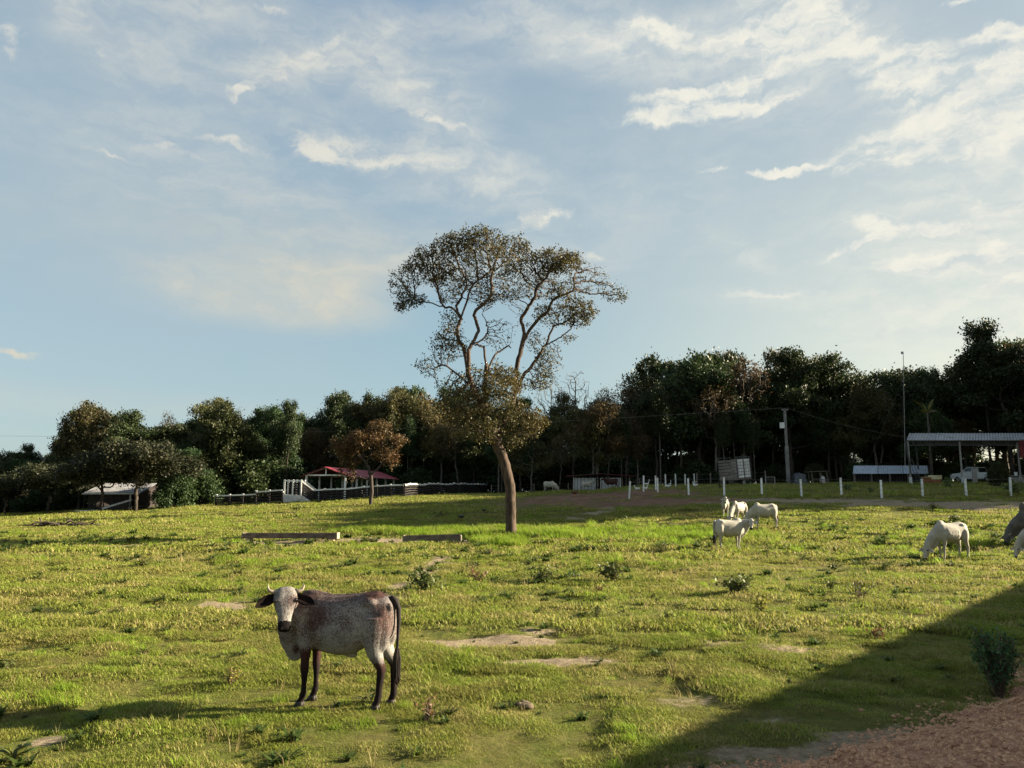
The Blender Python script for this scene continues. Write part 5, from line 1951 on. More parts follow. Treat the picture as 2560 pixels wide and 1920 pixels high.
# --- heap of dead branches at the left
x, y = gp(170, 1318)
bp = thing('branch_pile', 'heap of dead twisted branches lying in the grass at the left', 'branches', (x, y, G(x, y)))
rb = random.Random(8)
for k in range(26):
    x0 = rb.uniform(-2.5, 2.2)
    p = Vector((x0, rb.uniform(-.4, .4), rb.uniform(.02, .12)))
    d = Vector((rb.choice((-1, 1)), rb.uniform(-.5, .5), rb.uniform(-.05, .25))).normalized()
    pts = [p.copy()]
    for j in range(rb.randint(4, 8)):
        d = (d + Vector((rb.uniform(-.4, .4), rb.uniform(-.4, .4), rb.uniform(-.45, .35)))).normalized()
        p = p + d * .24
        p.z = min(max(p.z, .04), .50)
        pts.append(p.copy())
    r0_ = rb.uniform(.045, .09)
    one(M_BARKD if k % 4 else M_BARK, 'branch', bp, lambda mb: mb.tube(pts, [r0_ * (1 - .8 * j / len(pts)) for j in range(len(pts))], 6), True)

# --- unseen shed added right of the view; its roof casts the lower right shade
e0, e1 = Vector((*gp(1420, 1915), 0)), Vector((*gp(2560, 1440), 0))      # where its shade ends on the pasture
off_ = Vector((math.sin(R(SUN_AZ)), math.cos(R(SUN_AZ)), 0)) * (4.45 / math.tan(R(SUN_EL)))
de = (e1 - e0).normalized()
perp = Vector((de.y, -de.x, 0)) * 2.0
A_, B_ = e0 + off_ + perp - de * 5, e1 + off_ + perp + de * 6
dvec = (B_ - A_).normalized()
ang = math.atan2(dvec.y, dvec.x)
Ls = (B_ - A_).length
lsh = thing('shade_shed', 'unseen long low shed with a grey sheet roof, added to cast shade right of the gravel bank', 'shed', (A_.x, A_.y, 0), ang)
RZ_, EZ_ = 4.45, 3.5
for k in range(9):
    x = k * Ls / 8
    for y in (-3.2, 3.2):
        bar('post', M_GREYWOOD, lsh, (x, y, -.2), (x, y, EZ_ - .05), .18, .18)
for y in (-3.15, 3.15):
    for j in range(9):
        bar('wall_board', M_BARNWOOD, lsh, (0, y, .2 + j * .38), (Ls, y, .2 + j * .38), .03, .34)
for j in range(9):
    bar('wall_board', M_BARNWOOD, lsh, (0, -3.1, .2 + j * .38), (0, 3.1, .2 + j * .38), .03, .34)
    bar('wall_board', M_BARNWOOD, lsh, (Ls, -3.1, .2 + j * .38), (Ls, 3.1, .2 + j * .38), .03, .34)
for sg in (-1, 1):
    def rf(mb, sg=sg):
        corr_sheet(mb, (-.5, 0, RZ_), (Ls + 1, 0, 0), (0, sg * 3.7, EZ_ - RZ_ - .1), 80, .03)
    one(M_GREYROOF, 'roof', lsh, rf)

for f_, h_ in ((.16, 4.6), (.30, 5.0), (.36, 4.4), (.52, 5.1), (.57, 4.7), (.72, 4.9), (.86, 4.8), (.93, 5.2)):  # unseen bushes added to break up the straight edge of the shed's shade
    p_ = A_.lerp(B_, f_) + Vector((de.y, -de.x, 0)) * 5.5
    plant('bush_green', p_.x, p_.y, h_ + .6, 'unseen leafy bush added behind the shed to roughen its shade edge', 'unseen bushes added to roughen the shade of the shed', .7)

# ------------------------------------------------------------------ cattle
def coat_white(name, a, b, dark_legs=None, muzzle=(.05, .04, .038)):
    m, t = newmat(name)
    co = nd(t, 'ShaderNodeTexCoord').outputs['Object']
    n = noise(t, co, 3.0, 5, .6)
    n2 = noise(t, co, 45.0, 3, .6)
    col = mixc(t, maprange(t, n.outputs['Fac'], .35, .65, 0, 1), rgb(a), rgb(b))
    col = mixc(t, maprange(t, n2.outputs['Fac'], .3, .7, 0, .25), col, rgb((a[0] * .6, a[1] * .58, a[2] * .55)))
    sp = nd(t, 'ShaderNodeSeparateXYZ')
    lk(t, co, sp.inputs[0])
    col = mixc(t, math_n(t, 'MULTIPLY', maprange(t, noise(t, co, 6.0, 5, .7).outputs['Fac'], .45, .7, 0, .7), maprange(t, sp.outputs[2], 1.0, .2, .25, 1)), col, rgb((a[0] * .45, a[1] * .38, a[2] * .32)))
    if dark_legs:
        col = mixc(t, maprange(t, sp.outputs[2], .62, .30, 0, .8), col, rgb(dark_legs))
    finish(t, pbsdf(t, col, .75, n2.outputs['Fac'], .25, spec=.2, bdist=.01))
    return m


M_COATW = coat_white('white_coat', (.31, .285, .24), (.42, .39, .33))
M_COATG = coat_white('grey_coat', (.07, .065, .062), (.13, .12, .11), (.10, .09, .085))
M_COATB = coat_white('brown_coat', (.035, .014, .010), (.06, .025, .018))
M_MUZ = surf('muzzle_skin', (.004, .0035, .0035), (.010, .008, .008), 20, .9, bstr=.2, spec=.08)
M_HORN = surf('horn', (.16, .13, .10), (.32, .27, .21), 12, .5, bstr=.2)
M_HOOF = surf('hoof', (.02, .016, .014), (.05, .04, .035), 10, .6)
M_EYE = surf('eye', (.006, .005, .005), (.012, .01, .01), 3, .08, bstr=0, spec=.7)
M_EARD = surf('dark_ear', (.005, .004, .004), (.012, .008, .007), 8, .95, spec=.05)
M_TAILD = surf('tail_hair', (.006, .005, .005), (.02, .012, .010), 20, .8, (1, 1, .2), .8)
M_LASH = surf('pink_skin', (.42, .32, .27), (.5, .42, .36), 8, .7)


def speckled():
    """white grey coat, fine dark red speckles, red patches on shoulder and rump, dark legs"""
    m, t = newmat('speckled_coat')
    co = nd(t, 'ShaderNodeTexCoord').outputs['Object']
    sp = nd(t, 'ShaderNodeSeparateXYZ')
    lk(t, co, sp.inputs[0])
    X, Y, Z = sp.outputs
    mpn = nd(t, 'ShaderNodeMapping')
    lk(t, co, mpn.inputs[0])
    mpn.inputs['Scale'].default_value = (1, 1, .75)
    f1 = noise(t, mpn.outputs[0], 150, 2, .7).outputs['Fac']
    f2 = noise(t, mpn.outputs[0], 60, 3, .7).outputs['Fac']
    big = noise(t, co, 4.2, 4, .6).outputs['Fac']
    big2 = noise(t, co, 2.0, 3, .5).outputs['Fac']

    def spot(c, r, a):
        mm = nd(t, 'ShaderNodeMapping', vector_type='TEXTURE')
        lk(t, co, mm.inputs[0])
        mm.inputs['Location'].default_value = c
        mm.inputs['Scale'].default_value = (r[0], r[1] * 1.6, r[2])
        ln = nd(t, 'ShaderNodeVectorMath', operation='LENGTH')
        lk(t, mm.outputs[0], ln.inputs[0])
        return maprange(t, math_n(t, 'ADD', ln.outputs['Value'], math_n(t, 'MULTIPLY_ADD', big, 1.6, -.8)), 1.25, .25, 0, a)
    # density of dark speckles over the body
    dens = maprange(t, big, .35, .70, .46, .74)
    for c, r, a in [((.20, .2, 1.02), (.16, .3, .17), .40), ((.28, .2, .86), (.10, .3, .12), .25), ((-.45, .0, 1.30), (.17, .3, .07), .75), ((-.55, .2, 1.08), (.12, .3, .13), .30),
                    ((.02, .0, 1.26), (.60, .3, .12), .30), ((.40, .1, 1.20), (.16, .3, .10), .35), ((-.62, .2, .95), (.10, .4, .2), .25), ((.52, .1, .98), (.10, .2, .2), .18)]:
        dens = math_n(t, 'ADD', dens, spot(c, r, a))
    dens = math_n(t, 'SUBTRACT', dens, spot((-.05, .25, .80), (.35, .3, .18), .22))
    dens = math_n(t, 'SUBTRACT', dens, maprange(t, Z, .78, .58, 0, .30))
    headm = maprange(t, Y, .24, .34, 0, 1)
    dens = math_n(t, 'SUBTRACT', dens, math_n(t, 'MULTIPLY', headm, .12))
    legs = maprange(t, math_n(t, 'ADD', Z, math_n(t, 'MULTIPLY_ADD', f2, .24, -.12)), .64, .44, 0, 1.3)
    frontleg = math_n(t, 'MULTIPLY', maprange(t, X, .15, .25, 0, 1), maprange(t, X, .58, .50, 0, 1))
    legs_f = math_n(t, 'MULTIPLY', maprange(t, math_n(t, 'ADD', Z, math_n(t, 'MULTIPLY_ADD', f2, .24, -.12)), .72, .60, 0, 1.3), frontleg)
    absy = math_n(t, 'ABSOLUTE', Y)
    legs = math_n(t, 'MULTIPLY', math_n(t, 'MULTIPLY', math_n(t, 'MAXIMUM', legs, legs_f), maprange(t, absy, .05, .09, 0, 1)), maprange(t, absy, .24, .22, 0, 1))
    s_ = math_n(t, 'ADD', math_n(t, 'MULTIPLY', f1, .62), math_n(t, 'MULTIPLY', f2, .38))
    s2_ = math_n(t, 'ADD', math_n(t, 'MULTIPLY', maprange(t, f1, .34, .66, 0, 1, False), .62), math_n(t, 'MULTIPLY', maprange(t, f2, .34, .66, 0, 1, False), .38))
    mask = maprange(t, math_n(t, 'ADD', s2_, math_n(t, 'MULTIPLY', math_n(t, 'SUBTRACT', dens, .5), .78)), .32, .82, 0, .92)
    mask = math_n(t, 'MAXIMUM', mask, math_n(t, 'MINIMUM', legs, .97))
    pale = mixc(t, maprange(t, big2, .35, .65, 0, 1), rgb((.20, .195, .19)), rgb((.30, .285, .26)))
    reddish = mixc(t, maprange(t, Z, .62, .34, 0, 1), rgb((.040, .014, .012)), rgb((.009, .005, .005)))
    col = mixc(t, mask, pale, reddish)
    fold = nd(t, 'ShaderNodeTexNoise')
    mf = nd(t, 'ShaderNodeMapping')
    lk(t, co, mf.inputs[0])
    mf.inputs['Scale'].default_value = (9, 9, 2.2)
    lk(t, mf.outputs[0], fold.inputs['Vector'])
    fold.inputs['Scale'].default_value = 1.0
    fold.inputs['Detail'].default_value = 3
    hgt_ = math_n(t, 'ADD', math_n(t, 'MULTIPLY', fold.outputs['Fac'], 2.2), math_n(t, 'MULTIPLY', s_, .6))
    finish(t, pbsdf(t, col, .85, hgt_, .55, spec=.08, bdist=.02))
    return m


M_SPECK = speckled()


def frame_of(f, u):
    f = Vector(f).normalized()
    u = Vector(u)
    u = (u - f * u.dot(f)).normalized()
    s = u.cross(f)          # animal's left when f forward, u up
    return f, u, s


def superring(c, ax, ay, a, b1, b2, n=18, p=2.3):
    """closed ring: half width a along ax, b1 up and b2 down along ay"""
    out = []
    for k in range(n):
        th = 2 * math.pi * k / n
        ca, sa = math.cos(th), math.sin(th)
        x_ = math.copysign(abs(ca) ** (2 / p), ca) * a
        y_ = math.copysign(abs(sa) ** (2 / p), sa) * (b1 if sa > 0 else b2)
        out.append(tuple(Vector(c) + Vector(ax) * x_ + Vector(ay) * y_))
    return out


def loft(mb, rings):
    b = len(mb.v)
    n = len(rings[0])
    for r_ in rings:
        mb.v += r_
    for j in range(len(rings) - 1):
        for k in range(n):
            a, c = b + j * n + k, b + j * n + (k + 1) % n
            mb.f.append((a, c, c + n, a + n))
    mb.f.append(tuple(b + k for k in range(n))[::-1])
    mb.f.append(tuple(b + (len(rings) - 1) * n + k for k in range(n)))


FUSE_CACHE = {}


def fuse(mb, voxel, smooth_it, name):
    me = bpy.data.meshes.new(name + '_tmp')
    me.from_pydata(mb.v, [], mb.f)
    bm = bmesh.new()
    bm.from_mesh(me)
    bmesh.ops.recalc_face_normals(bm, faces=bm.faces)
    bm.to_mesh(me)
    bm.free()
    o = bpy.data.objects.new(name + '_tmp', me)
    C.objects.link(o)
    r_ = o.modifiers.new('r', 'REMESH')
    r_.mode = 'VOXEL'
    r_.voxel_size = voxel
    r_.adaptivity = 0
    s_ = o.modifiers.new('s', 'SMOOTH')
    s_.factor = .5
    s_.iterations = smooth_it
    dg = bpy.context.evaluated_depsgraph_get()
    dg.update()
    out = bpy.data.meshes.new_from_object(o.evaluated_get(dg))
    bpy.data.objects.remove(o)
    bpy.data.meshes.remove(me)
    out.name = name
    out.polygons.foreach_set('use_smooth', [True] * len(out.polygons))
    return out


POSES = {
    'look_left': dict(poll=(.72, .17, 1.27), f=None, up=None, neck=[(.42, 0, 1.06), (.55, .02, 1.08), (.66, .07, 1.10), (.735, .14, 1.13)]),
    'graze': dict(poll=(1.02, 0, .50), f=(.30, 0, -.95), up=(.95, 0, .30), neck=[(.42, 0, 1.02), (.60, 0, .92), (.78, 0, .76), (.92, 0, .58), (.985, 0, .47)]),
    'stand': dict(poll=(.93, .0, 1.36), f=(.80, 0, -.60), up=(.60, 0, .80), neck=[(.42, 0, 1.04), (.58, 0, 1.12), (.74, 0, 1.20), (.87, 0, 1.26)]),
}


def build_cow(name, label, loc, heading, pose, coat, voxel=.026, size=1.0, face=None, speck=False, ribs=.5, legs=None, hump=.6, ears=None, horn=True, group=None, dewlap=1.0, thin=1.0, belly=1.0, cat='cow', tailm=None):
    """heading: world angle of the +x (head) direction. face: (f, up) in local coordinates"""
    P_ = POSES[pose]
    mirror = P_.get('mirror', 1)
    mb = MB()
    T = [(-.665, 1.10, .90, .07), (-.64, 1.18, .80, .14), (-.585, 1.245, .74, .195), (-.47, 1.29, .72, .225), (-.33, 1.285, .665, .235), (-.18, 1.262, .585, .25), (-.02, 1.248, .562, .265), (.14, 1.245, .585, .262),
         (.28, 1.255, .615, .24), (.40, 1.275, .63, .205), (.50, 1.245, .63, .17), (.58, 1.17, .68, .135), (.635, 1.08, .76, .08)]
    rings = []
    for x, zt, zb, w in T:
        zb = zb + (1 - belly) * .12 * max(0, 1 - ((x + .0) / .45) ** 2)
        c = zt - (zt - zb) * .52
        rings.append(superring((x, 0, c), (0, 1, 0), (0, 0, 1), w * thin, zt - c, c - zb, 20, 2.25))
    loft(mb, rings)
    # spine ridge, hips, shoulder blades, hump
    mb.tube([(-.60, 0, 1.215), (-.45, 0, 1.262), (-.2, 0, 1.235), (.1, 0, 1.22), (.35, 0, 1.25)], [.03, .045, .035, .035, .05], 8)
    mb.ell((.36, 0, 1.235 + .05 * hump), (.15, .075, .075 * (.6 + hump)), 12, 8)
    for s in (-1, 1):
        mb.ell((-.40, s * .165, 1.19), (.09, .055, .055))
        mb.ell((-.62, s * .10, 1.13), (.05, .04, .05))
        mb.ell((.38, s * .150, .98), (.12, .060, .20), 12, 8)
        mb.ell((-.505, s * .135, .88), (.155, .092, .28), 12, 8)
        if ribs:
            for k in range(7):
                xr = -.12 + k * .065
                mb.tube([(xr + .03, s * .15 * thin, 1.17), (xr, s * .243 * thin, 1.02), (xr - .03, s * .266 * thin, .86), (xr - .02, s * .235 * thin, .70)], [.008, .014 * ribs + .006, .014 * ribs + .006, .006], 6)
    lg = legs or [(0, 0), (0, 0), (0, 0), (0, 0)]      # x shift of the foot: front left, front right, hind left, hind right
    hoof_pts = []
    for s, (dx, dy) in ((1, lg[0]), (-1, lg[1])):
        q_ = [(.39, .150, .92, .105), (.375, .155, .76, .088), (.36 + dx * .3, .145, .64, .070), (.365 + dx * .55, .14, .52, .050), (.37 + dx * .7, .138, .42, .050), (.368 + dx * .75, .136, .385, .044), (.37 + dx * .85, .135, .28, .031), (.372 + dx * .95, .134, .165, .034), (.38 + dx, .134, .135, .041), (.40 + dx, .134, .085, .035), (.415 + dx, .134, .05, .042)]
        mb.tube([(a, s * b + dy * (1 - c), c) for a, b, c, _ in q_], [r_ for *_, r_ in q_], 12)
        hoof_pts.append((.422 + dx, s * .134 + dy))
    for s, (dx, dy) in ((1, lg[2]), (-1, lg[3])):
        q_ = [(-.47, .125, 1.02, .14), (-.475, .135, .86, .135), (-.465 + dx * .2, .14, .73, .118), (-.495 + dx * .4, .135, .62, .092), (-.55 + dx * .6, .13, .52, .064), (-.585 + dx * .7, .128, .45, .054), (-.58 + dx * .75, .126, .395, .048), (-.572 + dx * .85, .125, .28, .040), (-.568 + dx * .95, .125, .165, .040), (-.562 + dx, .125, .135, .044), (-.545 + dx, .125, .085, .038), (-.53 + dx, .125, .05, .045)]
        mb.tube([(a, s * b + dy * (1 - c), c) for a, b, c, _ in q_], [r_ for *_, r_ in q_], 12)
        mb.ell((-.605 + dx * .7, s * .128 + dy * .5, .455), (.025, .022, .04), 8, 6)
        hoof_pts.append((-.523 + dx, s * .125 + dy))
    if speck:
        mb.ell((.545, .01, .80), (.105, .095, .20), 12, 8)
        mb.ell((.57, .02, .68), (.09, .05, .11), 12, 8)
    # belly fold / sheath and udder
    mb.ell((-.14, 0, .572 + (1 - belly) * .1), (.08, .045, .035))
    mb.ell((-.38, 0, .74), (.09, .08, .05))
    # head frame
    poll = Vector(P_['poll'])
    f, u = (Vector(v) for v in (face if face else (P_['f'], P_['up'])))
    f, u, sd_ = frame_of(f, u)
    # neck
    nk = [Vector(p) for p in P_['neck']]
    hb_ = poll + f * .07 - u * .075
    nk.append(hb_)
    rn = len(nk)
    for i in range(rn - 1):
        a, b_ = nk[i], nk[i + 1]
        for j in range(4):
            t_ = (i + j / 4) / (rn - 1)
            p = a.lerp(b_, j / 4)
            d = (b_ - a).normalized()
            lat = d.cross(Vector((0, 0, 1)))
            lat = lat.normalized() if lat.length > .3 else Vector((0, 1, 0))
            upv = lat.cross(d).normalized()
            M_ = Matrix((d, lat, upv)).transposed()
            mb.ell(p, (.085, .125 * (1 - t_) + .078 * t_, .215 * (1 - t_) + .112 * t_), 12, 8, M_)
    # dewlap: thin hanging fold from throat to brisket
    if dewlap:
        throat = nk[-2] + Vector((0, 0, -.11))
        br0 = Vector((.50 + .05 * (dewlap > 1), .03 * (dewlap > 1), .62))
        for k in range(11):
            t_ = k / 10
            p = throat.lerp(br0, t_) + Vector((.05 * math.sin(t_ * 3.14) * (1 if pose != 'graze' else .2), 0, 0))
            mb.ell(p + Vector((0, 0, -.015 * math.sin(k * 2.1))), (.085 + .04 * (dewlap > 1), .030 + .012 * t_, .105 * dewlap), 10, 7)
        mb.ell((.52, 0, .64), (.11, .055, .085 * dewlap), 10, 7)
    st = [(-.035, .060, .045, .06), (-.01, .092, .068, .085), (.05, .112, .082, .105), (.11, .117, .083, .118), (.17, .107, .074, .118), (.23, .084, .062, .104), (.29, .068, .054, .084), (.35, .060, .050, .070), (.405, .064, .051, .066), (.445, .061, .046, .056), (.47, .045, .034, .040)]
    rings = []
    hwid = 1.16 if speck else 1.0
    for s, w, ft, bk_ in st:
        c = poll + f * s - u * .03
        rings.append(superring(c, sd_, u, w * hwid, ft, bk_, 18, 2.5))
    loft(mb, rings)
    for s in (-1, 1):
        mb.ell(poll + f * .125 + sd_ * (s * .090) + u * .018, (.030, .030, .026), 8, 6)     # brow
        mb.ell(poll + f * .452 + sd_ * (s * .036) + u * .002, (.018, .018, .022), 8, 6)     # nostril rim
        mb.ell(poll + f * .20 + sd_ * (s * .070) - u * .05, (.05, .03, .05), 8, 6)          # cheek
    body = fuse(mb, voxel, 6 if speck else 3, 'body')
    # muzzle: nearest faces get the dark skin
    body.materials.append(coat)
    body.materials.append(M_MUZ)
    nv = len(body.polygons)
    cen = np.empty(nv * 3)
    body.polygons.foreach_get('center', cen)
    cen = cen.reshape(-1, 3)
    rel = (cen - np.array(poll))
    sf = rel @ np.array(f)
    su = rel @ np.array(u)
    lat = rel @ np.array(sd_)
    mk = ((sf > (.365 if speck else .395) - .1 * np.clip(su, -.1, .0) * 0 + .25 * np.abs(lat) * 0) & (np.abs(lat) < .12) & (np.abs(su) < .2) & (sf < .6))
    body.polygons.foreach_set('material_index', mk.astype(np.int32))
    o = thing(name, label, cat, loc, heading, group)
    o.scale = (size,) * 3
    b_ = bpy.data.objects.new('body', body)
    C.objects.link(b_)
    b_.parent = o
    for hx2, hy2 in hoof_pts:
        def hf(mb2):
            for ss in (-1, 1):
                loft(mb2, [superring((hx2 + .004, hy2 + ss * .024, .0), (1, 0, 0), (0, 1, 0), .062, .024, .024, 10), superring((hx2 - .004, hy2 + ss * .022, .035), (1, 0, 0), (0, 1, 0), .052, .022, .022, 10), superring((hx2 - .012, hy2 + ss * .02, .065), (1, 0, 0), (0, 1, 0), .040, .020, .020, 10)])
        one(M_HOOF, 'hoof', o, hf, True)
    for s in (-1, 1):
        e = poll + f * .135 + sd_ * (s * .098 * hwid) + u * .022
        one(M_EYE, 'eye', o, lambda m2: m2.ell(e, (.025, .025, .025), 10, 8), True)
        if horn:
            h0 = poll + f * .01 + sd_ * (s * .09 * hwid) - u * .01
            one(M_HORN, 'horn', o, lambda m2: m2.tube([h0 - sd_ * s * .03, h0 + sd_ * s * .045 + f * .012, h0 + sd_ * s * .082 - f * .008 + u * .008, h0 + sd_ * s * .095 - f * .045 + u * .012, h0 + sd_ * s * .088 - f * .075 + u * .012], [.025, .023, .017, .011, .004], 10), True)
        # ear: long drooping leaf, cupped
        e0 = poll + f * .085 + sd_ * (s * .092 * hwid) - u * (.012 if speck else .035)
        ed = (sd_ * s * .93 + f * (.34 if pose != 'graze' else .2) + u * (.10 if speck else -.05)).normalized()
        en = (u * .95 - ed * u.dot(ed)).normalized()
        ew = ed.cross(en)

        def ear(m2):
            L_, W_ = .235, (.062 if speck else .052)
            n_ = 9
            b2 = len(m2.v)
            for i in range(n_):
                t_ = i / (n_ - 1)
                w_ = W_ * (math.sin(math.pi * min(t_ * .86 + .13, 1)) ** .65) if t_ < 1 else .004
                bend = -.05 * t_ * t_
                for j, (q1, q2) in enumerate(((-1, .012), (-.5, -.008), (0, -.016), (.5, -.008), (1, .012))):
                    p = e0 + ed * (L_ * t_) + ew * (q1 * w_) + en * (q2 * (1 - t_ * .5)) + f * (-bend * .5)
                    m2.v.append(tuple(p + en * .006))
                    m2.v.append(tuple(p - en * .006))
            for i in range(n_ - 1):
                for j in range(4):
                    a = b2 + i * 10 + j * 2
                    m2.f += [(a, a + 2, a + 12, a + 10), (a + 1, a + 11, a + 13, a + 3)]
                a = b2 + i * 10
                m2.f += [(a, a + 10, a + 11, a + 1), (a + 8, a + 9, a + 19, a + 18)]
        one(M_EARD if speck else coat, 'ear', o, ear, True)
    # tail
    tp_ = [(-.60, 0, 1.215), (-.665, .0, 1.19), (-.705, .005, 1.10), (-.712, .01, .95), (-.705, .012, .78), (-.70, .014, .64), (-.70, .015, .54)]
    tl = one(tailm or (M_TAILD if speck else coat), 'tail', o, lambda m2: m2.tube(tp_, [.045, .040, .030, .023, .018, .016, .015], 10), True)

    def sw(m2):
        rs_ = random.Random(3)
        for k in range(26):
            a = rs_.uniform(0, 6.28)
            r_ = .020 * math.sqrt(rs_.random())
            x_, y_ = -.70 + math.cos(a) * r_, .015 + math.sin(a) * r_
            L_ = rs_.uniform(.20, .36)
            m2.tube([(x_, y_, .66), (x_ + math.cos(a) * .018, y_ + math.sin(a) * .018, .56), (x_ + math.cos(a) * .02, y_ + math.sin(a) * .02, .60 - L_ * .8), (-.70 - .02, .015, .60 - L_)], [.008, .011, .009, .002], 5)
    one(M_TAILD, 'tail_tuft', tl, sw)
    return o


def face_to(loc, heading, poll, target, down):
    """head axes that look at target; down = how steeply the muzzle points down"""
    p = Vector(loc) + Matrix.Rotation(heading, 3, 'Z') @ Vector(poll)
    v = Vector(target) - p
    v.z = 0
    v.normalize()
    v = Matrix.Rotation(-heading, 3, 'Z') @ v
    f = v * math.cos(down) + Vector((0, 0, -math.sin(down)))
    u = v * math.sin(down) + Vector((0, 0, math.cos(down)))
    return f, u


# the speckled cow in front, body side-on, head turned to the camera
hd = math.pi - R(10)
sx_, sy_ = -1.95, 8.78
loc = (sx_, sy_, G(sx_, sy_) - .012)
POSES['hero'] = dict(poll=(.545, .33, 1.335), f=None, up=None, neck=[(.40, 0, 1.03), (.48, .04, 1.05), (.53, .12, 1.08), (.56, .22, 1.13)])
fc = face_to(loc, hd, (.545, .33, 1.27), (0.0, 0, 0), R(64))
build_cow('speckled_cow', 'grey white cow speckled with dark red, dark legs and drooping black ears, standing in front', loc, hd, 'hero', M_SPECK, voxel=.0125, speck=True, face=fc,
          legs=[(.0, 0), (-.03, 0), (.04, 0), (-.06, .0)], ribs=.35, hump=.15, size=.97, thin=.94, dewlap=1.25)


def wcow(label, px, py, head_deg, pose, size=1.0, Y=None, group=None, **k):
    x, y = gp(px, py) if Y is None else PX(px, Y)
    loc = (x, y, G(x, y) - .01)
    fc = None
    hd_ = R(head_deg)
    if pose.startswith('look'):
        fc = face_to(loc, hd_, POSES[pose]['poll'], (0, 0, 0), R(58))
    return build_cow('cow', label, loc, hd_, pose, k.pop('coat', M_COATW), size=size, face=fc, group=group, **k)


POSES['look_right'] = dict(poll=(.86, -.20, 1.29), f=None, up=None, neck=[(.42, 0, 1.04), (.56, .0, 1.09), (.70, -.04, 1.13), (.80, -.12, 1.16)])
POSES['look_ahead'] = dict(poll=(.88, .06, 1.36), f=None, up=None, neck=[(.42, 0, 1.04), (.58, 0, 1.12), (.72, .02, 1.18), (.82, .04, 1.23)])
wcow('white cow standing side-on facing right with its head turned to the camera', 1826, 1377, 12, 'look_right', .98, horn=False, legs=[(.02, 0), (-.05, 0), (-.02, 0), (.12, 0)], ribs=.3)
wcow('small white cow seen front-on with raised head, behind the other white cows', 1812, 1290, -108, 'look_ahead', .86, Y=44, horn=False, ribs=.6, thin=.85)
wcow('thin white cow with showing ribs grazing, just right of the front-on cow', 1846, 1300, 222, 'graze', .93, Y=41.5, horn=False, ribs=1.0, thin=.88, belly=.6, legs=[(.1, 0), (-.1, 0), (.08, 0), (-.1, 0)])
wcow('greyish white cow grazing side-on with its rump to the right, behind the standing cow', 1908, 1318, 186, 'graze', 1.0, Y=38.5, horn=False, ribs=.2, coat=M_COATW, legs=[(.06, 0), (-.06, 0), (.0, 0), (-.12, 0)])
wcow('white cow grazing alone at the right with its head down to the left', 2366, 1396, 196, 'graze', 1.02, Y=26.2, horn=False, ribs=.8, belly=.8, legs=[(.05, 0), (-.07, 0), (-.02, 0), (.10, 0)])
wcow('dark grey humped bull grazing at the right edge of the field', 2580, 1370, 183, 'graze', 1.22, Y=31.5, coat=M_COATG, hump=2.4, horn=True, ribs=0, cat='bull')
wcow('pale grey cow grazing in front of the dark bull at the right edge', 2592, 1388, 188, 'graze', .97, Y=27.0, horn=False, ribs=.2)
wcow('white cow grazing by the edge of the wood right of the lone tree', 1374, 1232, -12, 'graze', .98, Y=86, horn=False, ribs=0, voxel=.035)
wcow('small white calf standing in front of the striped shed', 1466, 1232, 18, 'stand', .82, Y=86.5, horn=False, ribs=0, voxel=.035, cat='calf', dewlap=0, belly=.6)
wcow('dark brown cow standing at the right side of the striped shed', 1530, 1230, 172, 'stand', 1.0, Y=86.0, horn=False, ribs=0, voxel=.035, coat=M_COATB)

# ------------------------------------------------------------------ fowl
M_FEATHW = surf('white_feathers', (.6, .6, .58), (.75, .75, .72), 8, .8)
M_FEATHB = surf('brown_feathers', (.06, .025, .015), (.12, .05, .025), 8, .8)
M_FEATHK = surf('black_feathers', (.012, .012, .014), (.03, .03, .035), 8, .6)
M_BEAK = surf('beak', (.5, .22, .04), (.6, .3, .06), 8, .5)


def bird(name, label, px, Y, s, mat, rz_, neck=.5, pym=None, tailup=.1, group=None):
    x, y = PX(px, Y)
    o = thing(name, label, 'bird', (x, y, G(x, y)), rz_, group)
    mb = MB()
    loft(mb, [superring((a, 0, z_), (0, 1, 0), (0, 0, 1), w_, h_, h_, 12) for a, z_, w_, h_ in [(-.36, .34 + tailup, .02, .03), (-.24, .33, .09, .08), (-.05, .30, .14, .13), (.12, .31, .13, .13), (.22, .36, .07, .08)]])
    mb.tube([(.16, 0, .36), (.25, 0, .36 + neck * .5), (.27, 0, .36 + neck)], [.07, .04, .04], 8)
    mb.ell((.30, 0, .38 + neck), (.065, .045, .05), 10, 7)
    me = fuse(mb, .02, 2, 'body')
    me.materials.append(mat)
    b_ = bpy.data.objects.new('body', me)
    C.objects.link(b_)
    b_.parent = o
    one(M_BEAK, 'beak', o, lambda m: m.tube([(.34, 0, .375 + neck), (.42, 0, .36 + neck)], [.022, .005], 6))
    for sd in (-1, 1):
        one(M_BEAK, 'leg', o, lambda m: m.tube([(.0, sd * .06, .24), (-.01, sd * .06, .10), (.0, sd * .06, .01), (.07, sd * .06, .005)], [.018, .014, .014, .008], 6))
        one(mat, 'wing', o, lambda m: m.ell((-.08, sd * .13, .33), (.20, .025, .085), 10, 7), True)
    o.scale = (s,) * 3
    return o


